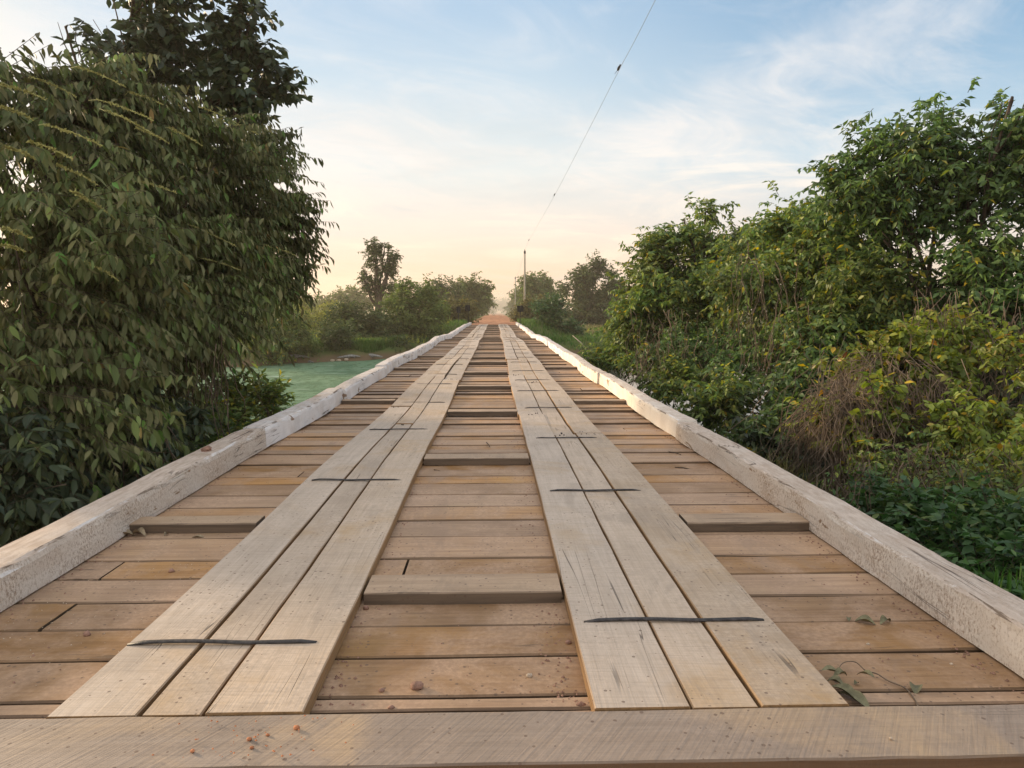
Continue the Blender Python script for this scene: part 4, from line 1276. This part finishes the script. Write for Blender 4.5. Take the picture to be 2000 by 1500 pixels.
# verge weeds near the far end of the bridge
pts = np.concatenate([np.stack([g.uniform(-6, -2.5, 3500), g.uniform(51, 80, 3500), np.zeros(3500)], 1), np.stack([g.uniform(2.3, 8, 5500), g.uniform(50, 80, 5500), np.zeros(5500)], 1)])
pts[:, 2] = terrain(pts[:, 0], pts[:, 1]) - .02
tag(link("verge_weeds", grass_mesh(pts, .45, g, .03, .6), M["grassG"]), "weeds on the road verge at the far end of the bridge", "weeds", kind="stuff")
# leaf litter and weeds under the near thickets
pts = np.concatenate([np.stack([g.uniform(-8, -2.4, 4500), g.uniform(2.6, 8.5, 4500), np.zeros(4500)], 1), np.stack([g.uniform(2.1, 9, 7000), g.uniform(2.4, 9.5, 7000), np.zeros(7000)], 1)])
pts[:, 2] = terrain(pts[:, 0], pts[:, 1]) - .02
tag(link("undergrowth", grass_mesh(pts, .3, g, .012, .8), M["grassD"]), "dry grass and weeds under the thickets on both sides of the bridge", "undergrowth", kind="stuff")

# ------------------------------------------------------------------ utility poles, wire, birds
poles = [(1025, 487, 88), (1006.5, 540, 159), (995, 568, 277), (989, 580, 405)]
PL = ["nearest utility pole, a tall pale concrete post right of the road", "second utility pole along the road, thin against the far trees", "third utility pole, a faint line above the dusty road", "farthest utility pole, almost lost in the haze"]
tops = []
for i, (px, py, Y) in enumerate(poles):
    t = P(px, py, Y)
    zb = -1.2
    o = empty("utility_pole", (t.x, Y, zb), PL[i], "pole", "utility poles along the road")
    mb = MB()
    mb.tube([(t.x, Y, zb - .3), (t.x, Y, t.z - .9), (t.x, Y, t.z - .3)], [.16, .10, .095], 10)
    link("post", mb.mesh(True), M["concrete"], o)
    mb = MB()
    mb.tube([(t.x, Y, t.z - .55), (t.x, Y, t.z - .5), (t.x, Y, t.z - .2), (t.x, Y, t.z - .15), (t.x, Y, t.z)], [.11, .13, .12, .05, .035], 10)
    link("insulator", mb.mesh(True), M["bird"], o)
    tops.append(t)
# pole behind the photographer carries the near end of the wire
w0 = P(1280, 0, 16.2)
wp = [P(1280, 0, 16.2), P(1209, 137, 20.9), P(1150, 253, 28.0), P(1083, 382, 43.7), P(1050, 440, 62), P(1033, 470, 76.8), tops[0]]
ext = [Vector((3.9, -14, 9.6)), Vector((3.85, 0, 8.9))]
ctrl = ext + wp
def catmull(cs, n=10):
    out = []
    for i in range(len(cs) - 1):
        p0, p1, p2, p3 = cs[max(i - 1, 0)], cs[i], cs[i + 1], cs[min(i + 2, len(cs) - 1)]
        for k in range(n):
            t = k / n
            out.append(.5 * ((2 * p1) + (p2 - p0) * t + (2 * p0 - 5 * p1 + 4 * p2 - p3) * t * t + (3 * p1 - p0 - 3 * p2 + p3) * t ** 3))
    out.append(cs[-1])
    return out
wire_pts = catmull(ctrl)
mb = MB()
mb.tube(wire_pts, .0065, 6)
for a, b in zip(tops[:-1], tops[1:]):
    mb.tube([a.lerp(b, t) - Vector((0, 0, .9 * 4 * t * (1 - t))) for t in np.linspace(0, 1, 13)], .009, 5)
tag(link("overhead_wire", mb.mesh(True), M["wire"]), "single overhead wire running from above the bridge to the utility poles", "wire")


def on_wire(Y):
    return min(wire_pts, key=lambda p: abs(p.y - Y)) if False else next(a.lerp(b, (Y - a.y) / (b.y - a.y)) for a, b in zip(wire_pts[:-1], wire_pts[1:]) if a.y <= Y <= b.y)


BL = ["black bird perched on the wire high up, the largest and nearest of three", "small dark bird perched halfway down the wire", "tiny dark bird on the wire just above the nearest utility pole"]
for i, (Y, s) in enumerate(((20.9, 1.0), (43.7, .85), (76.8, 1.0))):
    p = on_wire(Y)
    o = empty("perched_bird", (p.x, p.y, p.z), BL[i], "bird", "birds perched on the wire")
    mb = MB()
    # body leaning back along the wire, head up, tail down to the left
    ax = Vector((.45, -.1, .88)).normalized()
    prof = [(-.085, .006), (-.07, .02), (-.035, .034), (0, .04), (.035, .037), (.06, .027), (.075, .024), (.092, .027), (.107, .021), (.118, .006)]
    c = p + Vector((-.012, 0, .055)) * s
    mb.tube([c + ax * a * s for a, r in prof], [r * s for a, r in prof], 10)
    link("body", mb.mesh(True), M["bird"], o)
    mb = MB()
    tl = Vector((-.62, .12, -.78)).normalized()
    t0 = c - ax * .06 * s
    mb.tube([t0, t0 + tl * .06 * s, t0 + tl * .135 * s], [.014 * s, .016 * s, .012 * s], 6, True, .35)
    link("tail", mb.mesh(True), M["bird"], o)
    mb = MB()
    h = c + ax * .1 * s
    mb.tube([h + Vector((.015, 0, .0)) * s, h + Vector((.045, -.005, .004)) * s], [.007 * s, .001 * s], 6)
    link("beak", mb.mesh(True), M["bird"], o)
    mb = MB()
    mb.tube([c + Vector((.0, .01, -.03)) * s, p + Vector((0, .01, .004))], .004 * s, 5)
    mb.tube([c + Vector((.0, -.01, -.03)) * s, p + Vector((0, -.01, .004))], .004 * s, 5)
    link("legs", mb.mesh(True), M["bird"], o)

# ------------------------------------------------------------------ road signs seen from behind
SL = ["dark back of the left-most road sign, half hidden by the bushes", "dark back of the square road sign by the left kerb end", "dark back of the road sign by the right kerb end"]
for i, (px, py, w, h, Y, pxb, rot) in enumerate(((895.5, 605.5, 8, 12, 61, 896, 0), (913.5, 601.8, 10, 12.2, 59.5, 915, 0), (1016.2, 603, 12, 12.5, 59.5, 1015.5, 4))):
    c = P(px, py, Y)
    b = P(pxb, py, Y)
    W_, H_ = w * Y / F, h * Y / F
    zb = tz(b.x, Y)
    o = empty("road_sign", (b.x, Y, zb), SL[i], "sign", "road signs at the far end of the bridge")
    mb = MB()
    r = .05
    ring = []
    for cxs, czs, a0 in ((1, 1, 0), (-1, 1, 90), (-1, -1, 180), (1, -1, 270)):
        for k in range(4):
            a = math.radians(a0 + 30 * k)
            ring.append((cxs * (W_ / 2 - r) + r * math.cos(a), czs * (H_ / 2 - r) + r * math.sin(a)))
    ra = math.radians(rot)
    ring = [(x * math.cos(ra) - z * math.sin(ra), x * math.sin(ra) + z * math.cos(ra)) for x, z in ring]
    n = len(ring)
    mb.add([(c.x + x, Y - .012, c.z + z) for x, z in ring] + [(c.x + x, Y + .006, c.z + z) for x, z in ring],
           [tuple(range(n)), tuple(range(2 * n - 1, n - 1, -1))] + [(k, n + k, n + (k + 1) % n, (k + 1) % n) for k in range(n)])
    link("panel", mb.mesh(), M["signback"], o)
    mb = MB()
    for dzb in (-.28, .28):
        mb.box(c.x - W_ * .36, c.x + W_ * .36, Y - .032, Y - .013, c.z + dzb * H_ - .02, c.z + dzb * H_ + .02)
    link("brace", mb.mesh(), M["signback"], o)
    mb = MB()
    mb.tube([(b.x, Y - .065, zb - .2), (b.x + (c.x - b.x) * .8, Y - .065, c.z + H_ * .4)], .032, 8)
    link("post", mb.mesh(True), M["signback"], o)

# ------------------------------------------------------------------ caimans basking on the far bank
CL = ["grey caiman lying along the water's edge below the grass strip, farthest right", "grey caiman lying beside the right-hand caiman, head toward it", "grey caiman lying on the brown bank below the path gap, farthest left", "small caiman with its snout in the weed, right of the left-hand caiman"]


def caiman(px, Y, length, heading, label, tailbend):
    x = P(px, 700, 45).x
    y = float(far_shore(np.array([x]))[0]) + Y + 1.05
    z = max(tz(x, y), WATER_Z - .04)
    o = empty("caiman", (x, y, z), label, "caiman", "caimans on the far bank")
    ca, sa = math.cos(heading), math.sin(heading)
    # joints along the spine: (along, across, height, half width, half height) in lengths
    sp = [(.50, 0, .030, .014, .010), (.44, 0, .034, .026, .017), (.38, 0, .042, .036, .027), (.33, 0, .046, .030, .027), (.24, 0, .050, .050, .036), (.12, 0, .056, .066, .045),
          (0, 0, .055, .066, .044), (-.08, 0, .050, .048, .036), (-.2, .02, .040, .032, .030), (-.34, .07, .030, .020, .024), (-.45, .15, .022, .010, .015), (-.52, .22, .018, .003, .006)]
    vs, fs = [], []
    k = 10
    for i, (a, c, h, w, hh) in enumerate(sp):
        c *= tailbend
        for j in range(k):
            q = 2 * math.pi * j / k
            la, lc, lz = a, c + math.cos(q) * w, h + math.sin(q) * hh
            if math.sin(q) > .6 and i > 2:
                lz += .006 * (j % 2)
            vs.append((x + (la * ca - lc * sa) * length, y + (la * sa + lc * ca) * length, z + lz * 1.45 * length))
    for i in range(len(sp) - 1):
        for j in range(k):
            j2 = (j + 1) % k
            fs.append((i * k + j, i * k + j2, (i + 1) * k + j2, (i + 1) * k + j))
    fs += [tuple(range(k - 1, -1, -1)), tuple((len(sp) - 1) * k + j for j in range(k))]
    mb = MB()
    mb.add(vs, fs)

    def pt(a, c, h):
        return (x + (a * ca - c * sa) * length, y + (a * sa + c * ca) * length, z + h * length)
    for a in (.22, -.04):
        for s in (-1, 1):
            mb.tube([pt(a, s * .035, .045), pt(a - .02, s * .095, .04), pt(a + .02, s * .105, .008), pt(a + .06, s * .115, .006)], [.022 * length, .017 * length, .012 * length, .009 * length], 6)
    for s in (-1, 1):
        icoish(mb, pt(.375, s * .018, .07), .012 * length, n=6, m=4)
    link("body", mb.mesh(True), M["caiman"], o)
    return o


caiman(722, .15, 1.6, math.radians(172), CL[0], 1.0)
caiman(682, .2, 1.45, math.radians(8), CL[1], -.8)
caiman(592, .35, 1.5, math.radians(190), CL[2], .6)
caiman(617, -.05, .9, math.radians(-40), CL[3], .5)
for i, (px, dy_) in enumerate(((638, .1), (650, .0), (664, .15))):
    x = P(px, 704, 43).x
    y = float(far_shore(np.array([x]))[0]) + dy_ + .9
    mb = MB()
    icoish(mb, (x, y, max(tz(x, y), WATER_Z) + .05), .13, (1.2, .8, .7), .2)
    tag(link("bank_stone", mb.mesh(), M["pebble_pale"]), ("pale stone at the water's edge, leftmost of three between the caimans", "pale stone at the water's edge, middle of three between the caimans", "pale stone at the water's edge, rightmost of three, by a caiman's snout")[i], "stone", "stones at the pond's edge")

# ------------------------------------------------------------------ small things lying on the bridge
def stone(px, py, z, rpx, mat, label, name="pebble", cat="pebble", grp="pebbles on the bridge", sq=(1.1, .9, .8)):
    q = G(px, py, z)
    r = rpx * q.y / F
    mb = MB()
    icoish(mb, (q.x, q.y, z + r * sq[2] * .75), r, sq, .16, 9, 7)
    return tag(link(name, mb.mesh(True), M[mat]), label, cat, grp)


stone(815, 1346, .001, 12, "pebble", "largest round brown pebble, on the planks between the tracks near the front board")
stone(745, 1352, .001, 6, "pebble", "reddish pebble left of the largest pebble between the tracks")
stone(764, 1386, .001, 6.5, "pebble", "brown pebble touching the front board between the tracks")
stone(1034, 1323, .001, 6, "pebble_pale", "pale pebble right of the largest pebble between the tracks")
stone(1110, 1258, .001, 6, "pebble", "brown pebble against the inner edge of the right track")
stone(1134, 1380, .001, 8, "pebble", "dark pebble wedged where the right track meets the front board", sq=(1.3, .9, .7))
stone(612, 1377, .001, 5, "pebble", "brown pebble wedged where the left track meets the front board")
stone(715, 1190, .001, 5.5, "pebble", "reddish pebble below the nearest cross block, beside the left track")
stone(335, 1118, .001, 5.5, "pebble", "reddish pebble on the planks left of the left track")
stone(170, 1242, .001, 7, "pebble", "round brown pebble on the planks near the left picture edge")
stone(1695, 1261, .001, 4, "pebble_pale", "small pale pebble on the planks right of the right track")
stone(1858, 1299, .001, 3.5, "pebble_pale", "tiny pale pebble on the planks by the right kerb")
for px, py, r, lab in ((579, 1424, 6, "largest orange clay crumb on the front board"), (487, 1446, 5, "orange clay crumb on the front board, left of the largest"), (376, 1469, 4.5, "orange clay crumb on the front board, farthest left"),
                       (523, 1437, 3.5, "small orange clay crumb between the two larger ones on the front board"), (492, 1462, 4, "small orange clay crumb lowest on the front board")):
    stone(px, py, .056, r, "clay", lab, "clay_crumb", "clay crumb", "clay crumbs on the front board")
stone(1740, 1444, .056, 3.6, "pebble_pale", "small pinkish pebble on the right half of the front board")
# broken lump of wood or earth lying on the left kerb
q = G(405, 884, .185)
mb = MB()
icoish(mb, (-2.07, q.y, .205), .033, (1.1, 1.2, .85), .22, 7, 5)
tag(link("kerb_stone", mb.mesh(), M["pebble"]), "brown stone lying on top of the left kerb beam", "stone")

# fine grit caught against the tracks: uncountable
gr = np.random.default_rng(77)
def grit(name, n, xs, ys, z, rad, mat, label):
    mb = MB()
    for k in range(n):
        x, y = xs(), ys()
        r = rad * gr.uniform(.4, 1.3)
        zz = z + zd(y)
        v = [(x + r * math.cos(a) * gr.uniform(.7, 1.2), y + r * math.sin(a) * gr.uniform(.7, 1.2), zz) for a in (0, 1.57, 3.14, 4.71)] + [(x, y, zz + r * .9)]
        mb.add(v, [(0, 1, 4), (1, 2, 4), (2, 3, 4), (3, 0, 4)])
    tag(link(name, mb.mesh(), M[mat]), label, "grit", kind="stuff")


eL, eR = edge["L"][1], edge["R"][0]
grit("grit", 420, lambda: (eL + abs(gr.normal(0, .07)) + .005) if gr.random() < .5 else (eR - abs(gr.normal(0, .06)) - .005), lambda: 1.97 + 7 * gr.random() ** 2, .0, .0055, "pebble", "brown grit gathered along the inner edges of the tracks")
grit("pale_grit", 330, lambda: gr.uniform(-1.95, -1.25), lambda: 2.1 + 1.6 * gr.random(), .001, .0026, "pebble_pale", "pale grit scattered over the planks by the left kerb")
grit("scattered_grit", 320, lambda: gr.uniform(-1.9, 1.65), lambda: 2.0 + 8 * gr.random() ** 1.6, .001, .0042, "pebble", "grit scattered over the deck planks")
grit("kerb_grit", 520, lambda: (-1.965 + abs(gr.normal(0, .035)) if gr.random() < .5 else 1.665 - abs(gr.normal(0, .035))), lambda: 1.98 + 9 * gr.random() ** 1.5, .001, .006, "pebble", "soil and grit gathered along the foot of the kerb beams")
grit("clay_grit", 60, lambda: gr.normal(-.62, .13), lambda: gr.uniform(EB1 - .2, EB1 - .02), .055, .0035, "clay", "orange clay grains on the front board")


def leaf_obj(px, py, z, L, W_, az, curl, mat, label, parent=None, lift=.0, pos=None, pitch=0.0):
    q = pos or G(px, py, z)
    d = Vector((math.cos(az), math.sin(az), 0))
    s = Vector((-math.sin(az), math.cos(az), 0))
    mb = MB()
    n = 8
    vs = []
    for i in range(n + 1):
        t = i / n
        w = W_ * math.sin(math.pi * min(1, t * .96 + .03)) ** .75 * .5
        zz = z + .004 + lift + curl * L * .5 * (4 * t * (1 - t)) + pitch * t * L
        for j in (-1, -.5, 0, .5, 1):
            up = (abs(j) ** 1.5) * w * (.5 + curl * .8) + .0015 * math.sin(9 * t + 3 * j)
            vs.append(q.xy.to_3d() + d * (t - .5) * L + s * w * j * (1 - .35 * abs(curl)) + Vector((0, 0, zz + up)))
    fs = [(i * 5 + j, i * 5 + j + 1, (i + 1) * 5 + j + 1, (i + 1) * 5 + j) for i in range(n) for j in range(4)]
    mb.add(vs, fs)
    o = link("leaf" if parent else "fallen_leaf", mb.mesh(True), M[mat], parent)
    if not parent:
        tag(o, label, "leaf", "fallen leaves on the planks")
    return o


leaf_obj(1690, 1219, .0, .07, .045, -.5, .25, "wiltleaf", "curled olive leaf on the planks right of the right track, the larger of a pair")
leaf_obj(1729, 1219, .0, .055, .035, .4, .4, "wiltleaf", "curled olive leaf on the planks, right of the larger curled leaf")
leaf_obj(1657, 1212, .0, .03, .02, 1.2, .3, "wiltleaf", "small shrivelled leaf left of the two curled leaves by the right kerb")
leaf_obj(1788, 1350, .0, .06, .04, 1.0, .25, "wiltleaf", "upright curled leaf on the planks near the lower right corner")
leaf_obj(245, 1050, .0, .09, .055, .3, .3, "deadleaf", "large grey-brown dead leaf against the left kerb below a cross block")
leaf_obj(272, 1048, .0, .085, .05, -.3, .45, "deadleaf", "curled grey-brown dead leaf right of the large one by the left kerb")
leaf_obj(387, 1051, .0, .065, .026, -.05, .1, "deadleaf", "narrow yellowish dead leaf on the planks below the left cross block")
leaf_obj(325, 1047, .0, .03, .024, 1.3, .5, "deadleaf", "tiny grey dead leaf between the curled and the narrow dead leaves")
tag(bpy.data.objects["fallen_leaf"], None)
# wilted vine sprig in the lower right
vq = G(1700, 1345, .0)
sp_o = empty("wilted_sprig", (vq.x, vq.y, 0), "wilted vine sprig with a long curved stem and limp leaves, lower right beside the track", "sprig")
cp = [G(1796, 1388, 0), G(1783, 1368, 0), G(1766, 1350, 0), G(1735, 1337, 0), G(1712, 1325, 0), G(1690, 1321, 0), G(1670, 1310, 0), G(1645, 1312, 0), G(1632, 1330, 0), G(1645, 1345, 0)]
hz = [.004, .01, .012, .012, .016, .02, .03, .03, .015, .012]
pts = catmull([Vector((p.x, p.y, h)) for p, h in zip(cp, hz)], 5)
mb = MB()
mb.tube(pts, [.0026 - .0012 * i / len(pts) for i in range(len(pts))], 6)
link("stem", mb.mesh(True), M["dry"], sp_o)
for px, py, L, W_, az, curl, lift, pitch in ((1650, 1362, .085, .045, -.9, .2, .012, -.1), (1669, 1375, .10, .05, -1.05, .15, .008, -.05), (1632, 1346, .05, .035, 2.6, .3, .012, .1), (1690, 1335, .06, .024, -1.1, .3, .012, .3), (1622, 1329, .06, .03, 3.0, .2, .02, .15), (1640, 1335, .05, .03, .2, .5, .015, .1), (1672, 1340, .02, .015, .5, .3, .004, 0)):
    leaf_obj(px, py, .0, L, W_, az, curl, "wiltleaf", None, sp_o, lift, None, pitch)
# loose dry twigs on the deck
for a, b, lab in (((1318, 915), (1350, 919), "thin dark twig on the planks right of the right track, nearer of two"), ((1304, 884), (1330, 890), "thin dark twig on the planks right of the right track, farther of two"),
                  ((848, 920), (865, 926), "short splinter on the planks between the tracks beyond the nearest block"), ((950, 866), (957, 875), "tiny splinter on the planks between the tracks farther up the bridge")):
    p, q = G(*a, .0), G(*b, .0)
    mb = MB()
    mb.tube([Vector((p.x, p.y, .009)), (p + q) / 2 + Vector((0, 0, .014)), Vector((q.x, q.y, .009))], [.004, .0045, .003], 6)
    tag(link("dry_twig", mb.mesh(True), M["bark"]), lab, "twig", "twigs on the deck")
# bare pale branch sticking up from the bank on the right
a, b = P(1150, 692, 36), P(1118, 655, 37)
mb = MB()
mb.tube([a + Vector((.2, 0, -.8)), a, a.lerp(b, .5) + Vector((.05, 0, .08)), b], [.05, .045, .035, .015], 7)
tag(link("bare_branch", mb.mesh(True), M["deadwood"]), "bare pale branch poking up from the bank beside the right kerb", "branch")

# ------------------------------------------------------------------ dusty evening air
hm = bpy.data.materials.new("haze_air")
nt = nodes_of(hm)
v = N(nt, "ShaderNodeVolumePrincipled", {"Color": (1.0, .86, .68, 1), "Density": .0008, "Anisotropy": .35})
o = N(nt, "ShaderNodeOutputMaterial")
nt.links.new(v.outputs[0], o.inputs[1])
mb = MB()
mb.box(-2800, 2800, -60, 3800, -4.6, 16.0)
hz_o = tag(link("haze", mb.mesh(), hm), "thin golden dust haze in the evening air", "haze", kind="stuff")

dm_ = bpy.data.materials.new("road_dust")
nt = nodes_of(dm_)
v = N(nt, "ShaderNodeVolumePrincipled", {"Color": (1.0, .90, .76, 1), "Density": .010, "Anisotropy": .2})
o = N(nt, "ShaderNodeOutputMaterial")
nt.links.new(v.outputs[0], o.inputs[1])
mb = MB()
icoish(mb, (1.0, 270, 1.5), 1.0, (8.5, 130, 6.0), 0.0, 16, 10)
tag(link("dust_cloud", mb.mesh(True), dm_), "pale dust hanging over the far end of the red road", "dust", kind="stuff")

# ------------------------------------------------------------------ output
SC.view_settings.view_transform = "Standard"
SC.view_settings.look = "None"
SC.view_settings.exposure = 0.42
SC.view_settings.gamma = 1.0
SC.render.engine = "CYCLES"
cy_ = SC.cycles
cy_.max_bounces = 6
cy_.diffuse_bounces = 3
cy_.glossy_bounces = 3
cy_.transmission_bounces = 4
cy_.transparent_max_bounces = 4
cy_.volume_bounces = 0
cy_.caustics_reflective = False
cy_.caustics_refractive = False
cy_.sample_clamp_indirect = 4.0
cy_.use_denoising = True
try:
    cy_.denoiser = "OPENIMAGEDENOISE"
    cy_.denoising_input_passes = "RGB_ALBEDO_NORMAL"
except Exception:
    pass
